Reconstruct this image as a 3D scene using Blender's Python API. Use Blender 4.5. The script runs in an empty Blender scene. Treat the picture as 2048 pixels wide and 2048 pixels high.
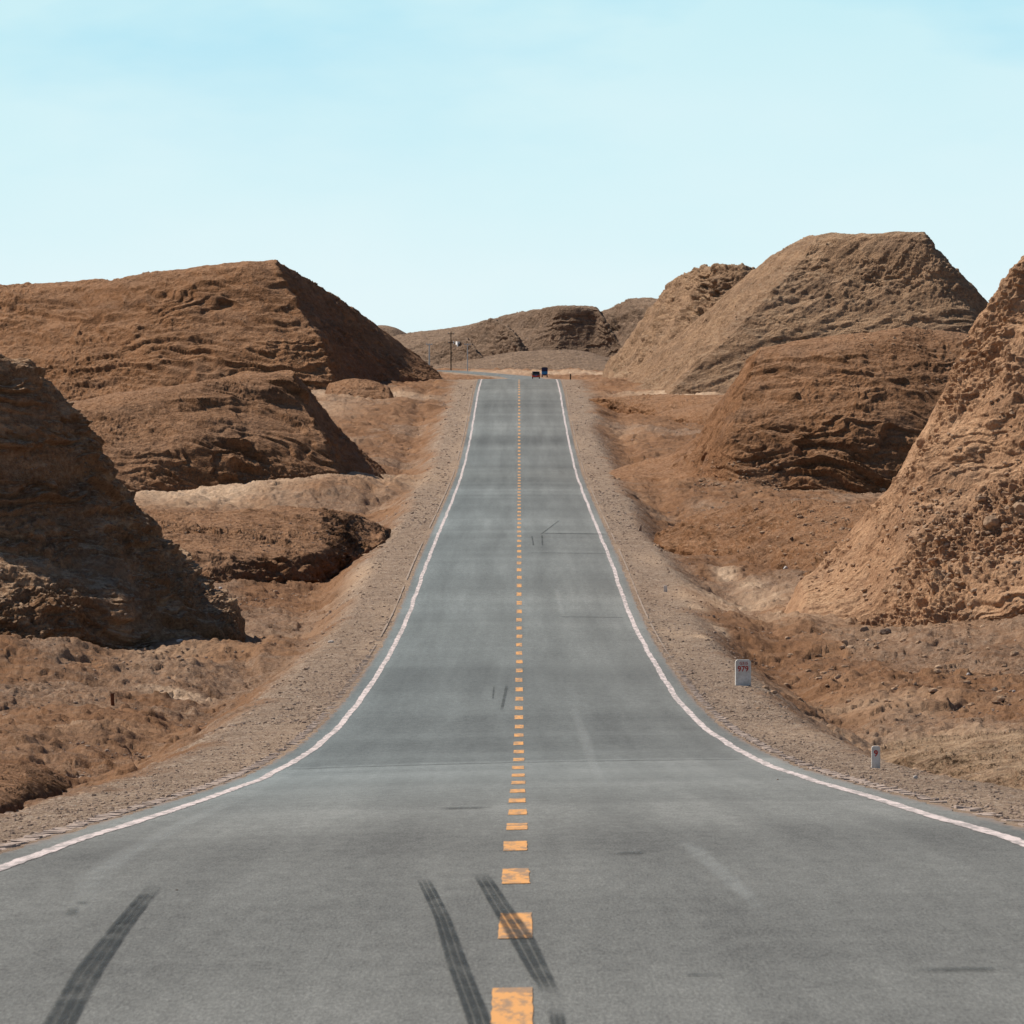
import bpy, math, random
import numpy as np
from mathutils import Vector
random.seed(7)
RNG = np.random.default_rng(11)
SC = bpy.context.scene
COL = SC.collection

# ------------------------------------------------------------------ camera
F = 20140.0      # focal length in pixels of the 2048 px photograph (a 236 mm lens on a 24 mm frame)
HY = 1120.0      # row of the true horizon
CZ = 1.8
cam = bpy.data.cameras.new('camera')
cam.sensor_width = 24.0
cam.lens = F / 2048 * 24.0
cam.clip_start = 1.0
cam.clip_end = 60000
cam.dof.use_dof = True
cam.dof.focus_distance = 240
cam.dof.aperture_fstop = 26
camo = bpy.data.objects.new('camera', cam)
COL.objects.link(camo)
camo.location = (0, 0, CZ)
camo.rotation_euler = (math.radians(90) + math.atan((HY - 1024) / F), 0, 0)
SC.camera = camo

# ------------------------------------------------------------------ sky, sun, exposure
SUN_DIR = Vector((-0.58, 0.37, 0.73)).normalized()
SUN_EL = math.asin(SUN_DIR.z)
SUN_AZ = math.atan2(SUN_DIR.x, SUN_DIR.y)
W = bpy.data.worlds.new('World')
SC.world = W
W.use_nodes = True
nt = W.node_tree
nt.nodes.clear()
def wn(t, **k):
    n = nt.nodes.new(t)
    for a, b in k.items(): setattr(n, a, b)
    return n
wo = wn('ShaderNodeOutputWorld'); bg = wn('ShaderNodeBackground')
sky = wn('ShaderNodeTexSky', sky_type='NISHITA', sun_disc=False)
sky.sun_elevation = SUN_EL
sky.sun_rotation = SUN_AZ
sky.altitude = 2800; sky.dust_density = 1.0; sky.ozone_density = 1.5
SKY_STR = 0.075
bg.inputs['Strength'].default_value = SKY_STR
tc = wn('ShaderNodeTexCoord'); sep = wn('ShaderNodeSeparateXYZ')
nt.links.new(tc.outputs['Generated'], sep.inputs[0])
# thin veil of high cloud: streaks by direction
mp = wn('ShaderNodeMapping'); mp.inputs['Scale'].default_value = (14, 3, 42); mp.inputs['Location'].default_value = (0.9, 0, 2.35)
nt.links.new(tc.outputs['Generated'], mp.inputs[0])
nz = wn('ShaderNodeTexNoise'); nz.inputs['Scale'].default_value = 1.5; nz.inputs['Detail'].default_value = 5; nz.inputs['Roughness'].default_value = .5
nt.links.new(mp.outputs[0], nz.inputs['Vector'])
def wmath(op, a, b=None, clamp=False):
    n = wn('ShaderNodeMath', operation=op, use_clamp=clamp)
    for i, v in enumerate((a, b)):
        if v is None: continue
        if isinstance(v, (int, float)): n.inputs[i].default_value = v
        else: nt.links.new(v, n.inputs[i])
    return n.outputs[0]
def wramp(fac, pts):
    r = wn('ShaderNodeValToRGB')
    e = r.color_ramp.elements
    while len(e) < len(pts): e.new(.5)
    for k, (p, c) in zip(e, pts): k.position = p; k.color = (*c, 1)
    nt.links.new(fac, r.inputs[0])
    return r.outputs[0]
el = wmath('MULTIPLY', sep.outputs['Z'], 15.0, True)        # 0..1 over the lowest 4 degrees
veil = wramp(el, [(0.0, (9.3, 10.9, 11.05)), (0.40, (9.0, 10.9, 11.3)), (0.60, (8.2, 10.65, 11.2)), (0.80, (7.3, 10.3, 11.0)), (1.0, (6.7, 10.0, 10.9))])
blue = wn('ShaderNodeRGB'); blue.outputs[0].default_value = (4.7, 8.9, 10.8, 1)
gap = wmath('SUBTRACT', wmath('ADD', nz.outputs[0], wmath('MULTIPLY', el, 0.20)), 0.66, False)
gap = wmath('MULTIPLY', gap, 6.0, True)
gap = wmath('MULTIPLY', gap, wmath('MULTIPLY', wmath('SUBTRACT', el, .5, True), 2.0, True))
mpb = wn('ShaderNodeMapping'); mpb.inputs['Scale'].default_value = (26, 3, 60); mpb.inputs['Location'].default_value = (4.1, 0, 1.2)
nt.links.new(tc.outputs['Generated'], mpb.inputs[0])
nzb = wn('ShaderNodeTexNoise'); nzb.inputs['Scale'].default_value = 1.0; nzb.inputs['Detail'].default_value = 6; nt.links.new(mpb.outputs[0], nzb.inputs['Vector'])
vary = wn('ShaderNodeMix', data_type='RGBA', blend_type='MULTIPLY'); vary.inputs[0].default_value = 1
nt.links.new(veil, vary.inputs[6]); nt.links.new(wramp(nzb.outputs[0], [(.3, (.94, .985, .99)), (.7, (1.03, 1.005, 1.0))]), vary.inputs[7]); veil = vary.outputs[2]
m1 = wn('ShaderNodeMix', data_type='RGBA'); nt.links.new(gap, m1.inputs[0]); nt.links.new(veil, m1.inputs[6]); nt.links.new(blue.outputs[0], m1.inputs[7])
fade = wn('ShaderNodeMapRange', interpolation_type='SMOOTHSTEP'); fade.inputs[1].default_value = .06; fade.inputs[2].default_value = .13
nt.links.new(sep.outputs['Z'], fade.inputs[0])
m2 = wn('ShaderNodeMix', data_type='RGBA'); nt.links.new(fade.outputs[0], m2.inputs[0]); nt.links.new(m1.outputs[2], m2.inputs[6]); nt.links.new(sky.outputs[0], m2.inputs[7])
nt.links.new(m2.outputs[2], bg.inputs[0]); nt.links.new(bg.outputs[0], wo.inputs[0])

sun = bpy.data.lights.new('sun', 'SUN'); sun.energy = 5.0; sun.angle = math.radians(.5); sun.color = (1, .93, .83)
suno = bpy.data.objects.new('sun', sun); COL.objects.link(suno)
suno.rotation_euler = SUN_DIR.to_track_quat('Z', 'Y').to_euler()
SC.view_settings.view_transform = 'Standard'; SC.view_settings.look = 'None'
SC.view_settings.exposure = 0.18; SC.view_settings.gamma = 1

# ------------------------------------------------------------------ noise and mesh helpers
TAB = RNG.random(65536).astype(np.float32)
def vn3(x, y, z, seed=0):
    xf, yf, zf = np.floor(x), np.floor(y), np.floor(z)
    xi, yi, zi = xf.astype(np.int64), yf.astype(np.int64), zf.astype(np.int64)
    fx, fy, fz = (x - xf), (y - yf), (z - zf)
    fx = fx*fx*fx*(fx*(fx*6-15)+10); fy = fy*fy*fy*(fy*(fy*6-15)+10); fz = fz*fz*fz*(fz*(fz*6-15)+10)
    def h(a, b, c):
        k = (a*73856093) ^ (b*19349663) ^ (c*83492791) ^ (seed*2654435 + 977)
        k = (k ^ (k >> 13)) * 1274126177
        return TAB[(k ^ (k >> 16)) & 65535]
    r = 0
    for dz, wz in ((0, 1-fz), (1, fz)):
        a = h(xi, yi, zi+dz)*(1-fx) + h(xi+1, yi, zi+dz)*fx
        b = h(xi, yi+1, zi+dz)*(1-fx) + h(xi+1, yi+1, zi+dz)*fx
        r = r + wz*(a*(1-fy) + b*fy)
    return r*2-1
def vn2(x, y, seed=0):
    xf, yf = np.floor(x), np.floor(y)
    xi, yi = xf.astype(np.int64), yf.astype(np.int64)
    fx, fy = (x - xf), (y - yf)
    fx = fx*fx*fx*(fx*(fx*6-15)+10); fy = fy*fy*fy*(fy*(fy*6-15)+10)
    def h(a, b):
        k = (a*73856093) ^ (b*19349663) ^ (seed*2654435 + 977)
        k = (k ^ (k >> 13)) * 1274126177
        return TAB[(k ^ (k >> 16)) & 65535]
    a = h(xi, yi)*(1-fx) + h(xi+1, yi)*fx
    b = h(xi, yi+1)*(1-fx) + h(xi+1, yi+1)*fx
    return (a*(1-fy) + b*fy)*2-1
def fbm3(x, y, z, octv, seed=0, gain=.5, ridged=False):
    s, a, t = 0, 1, 0
    for o in range(octv):
        n = vn3(x, y, z, seed+o*7)
        if ridged: n = 1-2*np.abs(n)
        s = s + a*n; t += a; a *= gain
        x, y, z = x*2.03+.7*z+5.1, y*2.03+1.7, z*2.03-.7*x*.02+3.3
    return s/t
def fbm2(x, y, octv, seed=0, gain=.5):
    s, a, t = 0, 1, 0
    for o in range(octv):
        s = s + a*vn2(x, y, seed+o*7); t += a; a *= gain
        x, y = x*1.72+y*1.08+5.1, -x*1.08+y*1.72+1.7
    return s/t
def sstep(a, b, x):
    t = np.clip((x-a)/(b-a), 0, 1)
    return t*t*(3-2*t)
def mesh_np(name, V, Fq, mats=(), smooth=True, attrs=None):
    me = bpy.data.meshes.new(name)
    V = np.ascontiguousarray(V, dtype=np.float32).reshape(-1, 3)
    Fq = np.ascontiguousarray(Fq, dtype=np.int32)
    k = Fq.shape[1]; n = len(Fq)
    me.vertices.add(len(V)); me.vertices.foreach_set('co', V.ravel())
    me.loops.add(n*k); me.loops.foreach_set('vertex_index', Fq.ravel())
    me.polygons.add(n)
    me.polygons.foreach_set('loop_start', np.arange(0, n*k, k, dtype=np.int32))
    me.polygons.foreach_set('loop_total', np.full(n, k, dtype=np.int32))
    me.polygons.foreach_set('use_smooth', np.full(n, smooth, dtype=bool))
    me.update(calc_edges=True)
    for an, av in (attrs or {}).items():
        at = me.attributes.new(an, 'FLOAT', 'POINT')
        at.data.foreach_set('value', np.ascontiguousarray(av, dtype=np.float32).ravel())
    for m in mats: me.materials.append(m)
    return me
def link(name, me, parent=None, **props):
    o = bpy.data.objects.new(name, me); COL.objects.link(o)
    if parent: o.parent = parent
    for k, v in props.items():
        if v is not None: o[k] = v
    return o
def empty(name, loc, rz=0, **props):
    o = link(name, None, None, **props)
    o.location = loc; o.rotation_euler = (0, 0, rz)
    o.empty_display_size = .2
    return o
def grid_faces(nr, nc):
    r, c = np.meshgrid(np.arange(nr-1), np.arange(nc-1), indexing='ij')
    a = (r*nc + c).ravel()
    return np.stack([a, a+1, a+nc+1, a+nc], 1)
class MB:      # a small builder: boxes, tubes and prisms gathered into one mesh
    def __init__(s): s.v = []; s.f = []
    def add(s, vs, fs):
        b = len(s.v); s.v += [tuple(v) for v in vs]; s.f += [tuple(b+i for i in f) for f in fs]
    def box(s, x0, x1, y0, y1, z0, z1, tx=0, ty=0, bev=0):
        # tx, ty: taper of the top face
        vs = [(x0,y0,z0),(x1,y0,z0),(x1,y1,z0),(x0,y1,z0),(x0+tx,y0+ty,z1),(x1-tx,y0+ty,z1),(x1-tx,y1-ty,z1),(x0+tx,y1-ty,z1)]
        s.add(vs, [(3,2,1,0),(4,5,6,7),(0,1,5,4),(1,2,6,5),(2,3,7,6),(3,0,4,7)])
    def prism(s, pts, y0, y1):      # outline in x,z pushed along y
        n = len(pts)
        vs = [(x, y0, z) for x, z in pts] + [(x, y1, z) for x, z in pts]
        s.add(vs, [tuple(range(n)), tuple(range(2*n-1, n-1, -1))] + [(i, i+n, (i+1) % n+n, (i+1) % n) for i in range(n)])
    def prismx(s, pts, x0, x1):     # outline in y,z pushed along x
        n = len(pts)
        vs = [(x0, y, z) for y, z in pts] + [(x1, y, z) for y, z in pts]
        s.add(vs, [tuple(range(n-1, -1, -1)), tuple(range(n, 2*n))] + [(i, (i+1) % n, (i+1) % n+n, i+n) for i in range(n)])
    def tube(s, a, b, r0, r1, n=10):
        a, b = Vector(a), Vector(b); d = (b-a).normalized()
        u = d.orthogonal().normalized(); w = d.cross(u)
        vs = []
        for p, r in ((a, r0), (b, r1)):
            for i in range(n):
                t = 2*math.pi*i/n; vs.append(p + (u*math.cos(t) + w*math.sin(t))*r)
        s.add(vs, [tuple(range(n-1, -1, -1)), tuple(range(n, 2*n))] + [(i, (i+1) % n, (i+1) % n+n, i+n) for i in range(n)])
    def mesh(s, name, mat, bevel=0):
        me = bpy.data.meshes.new(name); me.from_pydata(s.v, [], s.f); me.update()
        if bevel:
            import bmesh
            bm = bmesh.new(); bm.from_mesh(me)
            bmesh.ops.bevel(bm, geom=bm.edges[:], offset=bevel, segments=2, affect='EDGES', profile=.6)
            bm.to_mesh(me); bm.free()
        if mat: me.materials.append(mat)
        return me

# ------------------------------------------------------------------ materials
def mat(name, base=(.5, .5, .5), rough=.9, spec=.15, metal=0):
    m = bpy.data.materials.new(name); m.use_nodes = True
    b = m.node_tree.nodes['Principled BSDF']
    b.inputs['Base Color'].default_value = (*base, 1); b.inputs['Roughness'].default_value = rough
    b.inputs['Specular IOR Level'].default_value = spec; b.inputs['Metallic'].default_value = metal
    return m
class NT:
    def __init__(s, m): s.m = m; s.t = m.node_tree; s.b = s.t.nodes['Principled BSDF']
    def n(s, ty, **k):
        x = s.t.nodes.new(ty)
        for a, b in k.items(): setattr(x, a, b)
        return x
    def l(s, a, b): s.t.links.new(a, b)
    def pos(s): return s.n('ShaderNodeNewGeometry').outputs['Position']
    def obj(s): return s.n('ShaderNodeTexCoord').outputs['Object']
    def mapping(s, v, scale, rot=(0, 0, 0)):
        x = s.n('ShaderNodeMapping'); x.inputs['Scale'].default_value = scale; x.inputs['Rotation'].default_value = rot
        s.l(v, x.inputs[0]); return x.outputs[0]
    def noise(s, v, sc, det=4, rough=.55, dist=0):
        x = s.n('ShaderNodeTexNoise'); x.inputs['Scale'].default_value = sc; x.inputs['Detail'].default_value = det
        x.inputs['Roughness'].default_value = rough; x.inputs['Distortion'].default_value = dist
        s.l(v, x.inputs['Vector']); return x.outputs[0]
    def vor(s, v, sc, out='Distance', feat='F1'):
        x = s.n('ShaderNodeTexVoronoi'); x.feature = feat; x.inputs['Scale'].default_value = sc
        s.l(v, x.inputs['Vector']); return x.outputs[out]
    def ramp(s, fac, pts):
        r = s.n('ShaderNodeValToRGB'); e = r.color_ramp.elements
        while len(e) < len(pts): e.new(.5)
        for k, (p, c) in zip(e, pts):
            k.position = p; k.color = (*c, 1) if not isinstance(c, (int, float)) else (c, c, c, 1)
        s.l(fac, r.inputs[0]); return r.outputs[0]
    def mix(s, fac, a, b, mode='MIX'):
        x = s.n('ShaderNodeMix', data_type='RGBA', blend_type=mode)
        for i, v in ((0, fac), (6, a), (7, b)):
            if isinstance(v, (int, float)): x.inputs[i].default_value = v if i == 0 else (v, v, v, 1)
            elif isinstance(v, tuple): x.inputs[i].default_value = (*v, 1)
            else: s.l(v, x.inputs[i])
        return x.outputs[2]
    def math(s, op, a, b=None, clamp=False):
        x = s.n('ShaderNodeMath', operation=op, use_clamp=clamp)
        for i, v in enumerate((a, b)):
            if v is None: continue
            if isinstance(v, (int, float)): x.inputs[i].default_value = v
            else: s.l(v, x.inputs[i])
        return x.outputs[0]
    def attr(s, name): return s.n('ShaderNodeAttribute', attribute_name=name).outputs['Fac']
    def bump(s, h, dist, strength=1.0, prev=None):
        x = s.n('ShaderNodeBump'); x.inputs['Distance'].default_value = dist; x.inputs['Strength'].default_value = strength
        s.l(h, x.inputs['Height'])
        if prev is not None: s.l(prev, x.inputs['Normal'])
        return x.outputs[0]

def soil(name, dark, mid, light, crust=.35, crustcol=(.40, .27, .18), gs=1.0, bump=.05, strat=.38):
    """weathered earth: broad tone drift, bedding bands, clods and grit"""
    m = mat(name, mid, .95, .08); t = NT(m); p = t.pos()
    broad = t.noise(p, .22, 5, .6)
    bed = t.noise(t.mapping(p, (.10, .10, 1.7)), 1.0, 4, .6, .6)
    fine = t.noise(p, 3.2*gs, 7, .68)
    grit = t.noise(p, 14*gs, 3, .7)
    v = t.math('ADD', t.math('MULTIPLY', broad, .40), t.math('MULTIPLY', fine, .60))
    v = t.math('ADD', v, t.math('MULTIPLY', t.math('SUBTRACT', bed, .5), strat))
    v = t.math('ADD', v, t.math('MULTIPLY', t.math('SUBTRACT', grit, .5), .35))
    c = t.ramp(v, [(.30, dark), (.49, mid), (.68, light)])
    cm = t.ramp(t.noise(t.mapping(p, (.5, .5, 1.6)), 1.1, 6, .65), [(.55, 0.), (.70, 1.)])
    c = t.mix(t.math('MULTIPLY', cm, crust), c, crustcol)
    # grey weathering in broad patches, and paler colour put on up-facing faces to heighten ledge contrast
    gp = t.ramp(t.noise(t.mapping(p, (.16, .16, .4)), 1.0, 6, .68), [(.50, 0.), (.64, 1.)])
    c = t.mix(t.math('MULTIPLY', gp, .42), c, tuple(x*.5+y for x, y in zip(mid, (.085, .065, .052))))
    sx = t.n('ShaderNodeSeparateXYZ'); t.l(t.n('ShaderNodeNewGeometry').outputs['Normal'], sx.inputs[0])
    flat = t.ramp(sx.outputs[2], [(.74, 0.), (.97, 1.)])
    flat = t.math('MULTIPLY', flat, t.ramp(fine, [(.38, .1), (.62, .75)]))
    c = t.mix(flat, c, crustcol)
    t.l(c, t.b.inputs['Base Color'])
    cl = t.vor(p, 5.5*gs)
    n1 = t.bump(fine, bump*2.2, .9)
    n2 = t.bump(cl, bump, .55, n1)
    n3 = t.bump(grit, bump*.5, .8, n2)
    t.l(n3, t.b.inputs['Normal'])
    return m

M_RED = soil('red_brown_earth', (0.118, 0.052, 0.022), (0.241, 0.117, 0.054), (0.371, 0.191, 0.097), .3, (0.449, 0.264, 0.154), bump=.13, strat=.45)
M_LEFT = soil('dark_crusted_earth', (0.119, 0.061, 0.031), (0.282, 0.154, 0.081), (0.505, 0.307, 0.179), .6, (0.698, 0.497, 0.329), gs=1.8, bump=.09)
M_TAN = soil('tan_cut_earth', (0.202, 0.099, 0.050), (0.414, 0.232, 0.128), (0.626, 0.385, 0.224), .40, (0.686, 0.444, 0.268), gs=1.5, bump=.08)
M_TANF = soil('grey_tan_cut_earth', (0.138, 0.081, 0.047), (0.301, 0.184, 0.108), (0.489, 0.308, 0.181), .38, (0.510, 0.362, 0.235), gs=.9, bump=.15)
M_FAR = soil('far_brown_earth', (.11, .070, .045), (.18, .118, .078), (.29, .19, .125), .3, (.38, .265, .18), gs=.25, bump=.5)
M_SAND = soil('orange_sand', (0.173, 0.083, 0.034), (0.346, 0.176, 0.077), (0.510, 0.294, 0.140), .4, (0.591, 0.362, 0.190), gs=3.0, bump=.02)

def ground_mat():
    m = mat('gravelly_ground', (0.255, 0.167, 0.108), .95, .08); t = NT(m); p = t.pos()
    broad = t.noise(t.mapping(p, (1, .35, 1)), .35, 6, .62)
    fine = t.noise(p, 4.5, 7, .7)
    mid = t.noise(t.mapping(p, (1.6, .45, 1)), 1.0, 7, .75)
    peb = t.vor(p, 20.0, 'Color')
    pebg = t.n('ShaderNodeSeparateColor'); t.l(peb, pebg.inputs[0])
    v = t.math('ADD', t.math('MULTIPLY', broad, .45), t.math('ADD', t.math('MULTIPLY', fine, .35), t.math('MULTIPLY', mid, .25)))
    soilc = t.ramp(v, [(.36, (0.102, 0.047, 0.020)), (.48, (0.219, 0.110, 0.054)), (.62, (0.327, 0.181, 0.097)), (.75, (0.418, 0.260, 0.154))])
    gv = t.math('ADD', t.math('MULTIPLY', pebg.outputs[0], .40), t.math('MULTIPLY', fine, .35))
    gv = t.math('ADD', gv, t.math('MULTIPLY', mid, .55))
    gv = t.math('SUBTRACT', gv, .12)
    grav = t.ramp(gv, [(.24, (.11, .072, .047)), (.46, (.27, .188, .130)), (.66, (.41, .305, .22)), (.85, (.60, .49, .39))])
    gm = t.math('ADD', t.attr('gravel'), t.math('MULTIPLY', t.math('SUBTRACT', t.noise(p, .9, 5, .7), .5), 1.3), True)
    c = t.mix(gm, soilc, grav)
    pale = t.ramp(fine, [(.3, (.39, .26, .165)), (.55, (.58, .41, .275)), (.8, (.70, .53, .39))])
    pm = t.math('MULTIPLY', t.attr('pale'), t.ramp(t.noise(t.mapping(p, (1, .4, 1)), 1.3, 5, .65), [(.30, .45), (.52, 1.)]), True)
    c = t.mix(pm, c, pale)
    t.l(c, t.b.inputs['Base Color'])
    n1 = t.bump(mid, .20, .9, t.bump(fine, .11, 1.0)); n2 = t.bump(t.vor(p, 20.0), .016, .8, n1)
    n3 = t.bump(t.noise(p, 26, 3, .7), .02, .8, n2)
    t.l(n3, t.b.inputs['Normal'])
    return m
M_GROUND = ground_mat()

def asphalt_mat():
    m = mat('worn_asphalt', (.13, .14, .135), .9, .12); t = NT(m); p = t.pos()
    agg = t.noise(t.mapping(p, (64, 4.5, 1)), 1.0, 3, .8)
    agg2 = t.noise(t.mapping(p, (9, .9, 1)), 1.0, 5, .75)
    lane = t.noise(t.mapping(p, (1.3, .018, 0)), 1.0, 5, .6)
    cross = t.noise(t.mapping(p, (.12, .55, 0)), 1.0, 6, .65)
    blot = t.noise(t.mapping(p, (.5, .10, 0)), 1.0, 5, .6)
    v = t.math('ADD', t.math('MULTIPLY', agg, .58), t.math('MULTIPLY', agg2, .26))
    v = t.math('ADD', v, t.math('MULTIPLY', lane, .26))
    v = t.math('ADD', v, t.math('MULTIPLY', cross, .07))
    v = t.math('ADD', v, t.math('MULTIPLY', blot, .07))
    v = t.math('SUBTRACT', t.math('ADD', v, t.attr('tone')), .13)
    c = t.ramp(v, [(.30, (.080, .082, .080)), (.5, (.172, .180, .174)), (.70, (.31, .32, .31))])
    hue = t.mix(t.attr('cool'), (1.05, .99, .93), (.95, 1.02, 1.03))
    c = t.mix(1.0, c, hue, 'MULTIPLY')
    dirt = t.ramp(t.math('ADD', t.attr('edge'), t.math('MULTIPLY', t.math('SUBTRACT', agg2, .5), .9)), [(.45, 0.), (.85, 1.)])
    c = t.mix(dirt, c, (.25, .185, .145))
    t.l(c, t.b.inputs['Base Color'])
    t.l(t.bump(agg, .006, .7, t.bump(agg2, .006, .5)), t.b.inputs['Normal'])
    return m
M_ASPH = asphalt_mat()

def paint_mat(name, col, worn, wear=.35, thr=.60):
    m = mat(name, col, .75, .2); t = NT(m); p = t.mapping(t.pos(), (1, .10, 1))
    w = t.ramp(t.math('ADD', t.noise(p, 9, 6, .72), t.math('MULTIPLY', t.noise(t.mapping(p, (1, .5, 1)), 1.2, 2, .5), .15)), [(thr, 0.), (thr+.10, 1.)])
    c = t.mix(t.math('MULTIPLY', w, wear), col, worn)
    c = t.mix(t.math('MULTIPLY', t.noise(p, 40, 3, .7), .28), c, tuple(x*.62 for x in col))
    t.l(c, t.b.inputs['Base Color'])
    return m
M_WHITE = paint_mat('white_road_paint', (.70, .59, .55), (.27, .24, .22), .85, .53)
M_YELLOW = paint_mat('yellow_road_paint', (.72, .35, .11), (.24, .18, .13), .85, .54)

def rubber_mat(name, a=.85):
    m = mat(name, (.035, .04, .04), .9, .1); t = NT(m); p = t.pos()
    tr = t.n('ShaderNodeBsdfTransparent'); mx = t.n('ShaderNodeMixShader')
    nz_ = t.ramp(t.math('ADD', t.math('MULTIPLY', t.noise(p, 22, 4, .75), .6), t.math('MULTIPLY', t.noise(t.mapping(p, (3, .8, 1)), 1.5, 3), .4)), [(.32, .35*a), (.62, 1.*a)])
    fac = t.math('MULTIPLY', nz_, t.attr('fade'))
    t.l(fac, mx.inputs[0]); t.l(tr.outputs[0], mx.inputs[1]); t.l(t.b.outputs[0], mx.inputs[2])
    out = [n for n in t.t.nodes if n.type == 'OUTPUT_MATERIAL'][0]
    t.l(mx.outputs[0], out.inputs[0])
    return m
M_RUB = rubber_mat('tyre_rubber_mark')
M_TAR = rubber_mat('dark_joint', .5)
def scuff_mat():
    m = rubber_mat('pale_scuff', .22)
    m.node_tree.nodes['Principled BSDF'].inputs['Base Color'].default_value = (.5, .52, .50, 1)
    return m
M_SCUFF = scuff_mat()

def stone_mat(name, a, b, sc=8):
    m = mat(name, a, .9, .12); t = NT(m); p = t.obj()
    c = t.mix(t.ramp(t.noise(p, sc, 5, .7), [(.35, 0.), (.68, 1.)]), a, b)
    t.l(c, t.b.inputs['Base Color']); t.l(t.bump(t.noise(p, sc*3, 5, .7), .01, .8), t.b.inputs['Normal'])
    return m
M_CONC = stone_mat('weathered_white_concrete', (.74, .73, .68), (.50, .46, .40), 7)
M_KERB = stone_mat('pale_edging_stone', (.48, .38, .32), (.28, .21, .16), 6)
M_KERBFAR = stone_mat('dusty_edging_stone', (.40, .315, .25), (.26, .195, .15), 6)
M_ROCK = stone_mat('tan_rock', (.46, .31, .20), (.27, .165, .10), 3)
M_GREYROCK = stone_mat('grey_rock', (.30, .22, .165), (.16, .105, .07), 5)
M_WHITEROCK = stone_mat('pale_stone', (.72, .65, .58), (.5, .42, .36), 5)
M_REDNUM = mat('red_number_paint', (.42, .035, .02), .6, .2)
M_RUST = stone_mat('rusty_steel', (.20, .075, .035), (.09, .035, .02), 12)
M_WOOD = stone_mat('tarred_wood', (.05, .035, .025), (.025, .018, .014), 4)
M_GREYPOLE = stone_mat('grey_concrete_pole', (.50, .51, .50), (.38, .38, .37), 2)
M_WALL = mat('white_wall', (.85, .85, .82), .8)

# ------------------------------------------------------------------ the lie of the land
prof = np.array([  # row in the photograph, distance along the road
 (1977,43),(1822,53),(1736,63),(1681,73),(1646,83.5),(1617,94),(1593,105),(1574,116),(1558,126),(1543,137),(1505,161),(1459,189.5),
 (1393,225),(1366,238),(1309,270),(1291,281),(1235,315),(1198,336),(1133,375),(1073,430),(1031,481),(990,542),(948,616),(907,675),
 (866,734),(824,796),(783,860),(762,920)], float)
pD = list(prof[:, 1]); pZ = list((HY-prof[:, 0])/F*prof[:, 1])
far = [(947,757.0),(1000,758.6),(1200,761),(1600,762.5),(1900,760),(2150,757.5),(2300,749),(2450,740.5),(2800,737),(3500,735.5),(6000,735),(40000,735)]
pD += [d for d, _ in far]; pZ += [(HY-y)/F*d for d, y in far]
pD = [-200, 0, 30] + pD; pZ = [-1.75, -1.78, -1.80] + pZ
_fd = np.arange(-200, 6000, 1.0)
_fz = np.interp(_fd, pD, pZ)
def _sm(z, w):
    k = np.hanning(w*2+1); k /= k.sum()
    return np.convolve(np.pad(z, w, mode='edge'), k, 'valid')
_fz1 = _sm(_fz, 14); _fz2 = _sm(_fz, 30)
_b = sstep(120, 260, _fd)
_fz = _fz1*(1-_b) + _fz2*_b
def road_z(D):
    D = np.asarray(D, float)
    return CZ + np.where(D < 5900, np.interp(D, _fd, _fz), np.interp(D, pD, pZ))
_cd = [-200, 0, 43, 225, 930, 1400, 2000, 2150, 2230, 2300, 2380, 2450, 2520, 2600, 2700, 6000]
_cx = [-.1, -.025, .006, .16, .66, 1.0, 2.6, 3.3, 1.2, -4, -10, -17, -27, -42, -64, -900]
_cxf = _sm(np.interp(_fd, _cd, _cx), 25)
def road_x(D): return np.interp(D, _fd, _cxf)
def sup(D): return .075*(1-sstep(150, 240, np.asarray(D, float)))      # cross-fall of the near bend
def cross_z(x, D):
    r = np.clip((x-road_x(D))/3.5, -1.6, 1.6)
    return sup(D)*r - .03*np.minimum(r*r, 1.6)
DL = ([0, 100, 150, 250, 400, 600, 800, 930, 1000, 1400, 9000], [.5, .45, .7, 1.0, 1.25, 1.1, .7, .35, .3, .1, .0])
DR = ([0, 120, 200, 300, 450, 600, 800, 930, 1000, 1400, 9000], [.4, .45, 1.1, 1.15, 1.25, 1.1, .6, .3, .3, .1, .0])
def g0(x, D):
    """smooth ground level"""
    x = np.asarray(x, float); D = np.asarray(D, float)
    q = x-road_x(D); ax = np.abs(q)
    dr = np.where(q < 0, np.interp(D, *DL), np.interp(D, *DR))
    wob = .22*vn2(D*.02, np.sign(q)*3.0+0*D, 5)
    z = road_z(D) + cross_z(x, D)
    z = z - .035*np.clip(ax-3.7, 0, 1.9) - dr*sstep(5.4+wob, 7.5+wob*1.6, ax)
    z = z - .22*np.exp(-((ax-8.0-wob*1.5)/.7)**2)*(D < 900)
    z = z + .03*np.clip(ax-9, 0, 30)*(D < 1200)
    z = z + .30*fbm2(x*.13, D*.05, 2, 21)*sstep(7, 10, ax)*np.where(D < 1100, 1, 2)
    # the shallow track that leaves the road on the right
    z = z + .45*np.exp(-((D-322)/14)**2)*sstep(5.5, 7.5, q)*(1-sstep(9, 12.5, q))
    return z
def PX(px, py, D): return np.array([(px-1024)/F*D, D, CZ+(HY-py)/F*D])
def hit(px, py, lo=50, hi=1200):
    D = np.arange(lo, hi, .25)
    zr = CZ+(HY-py)/F*D
    g = g0((px-1024)/F*D, D)
    i = np.where(zr <= g)[0]
    return D[i[0]] if len(i) else hi

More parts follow.
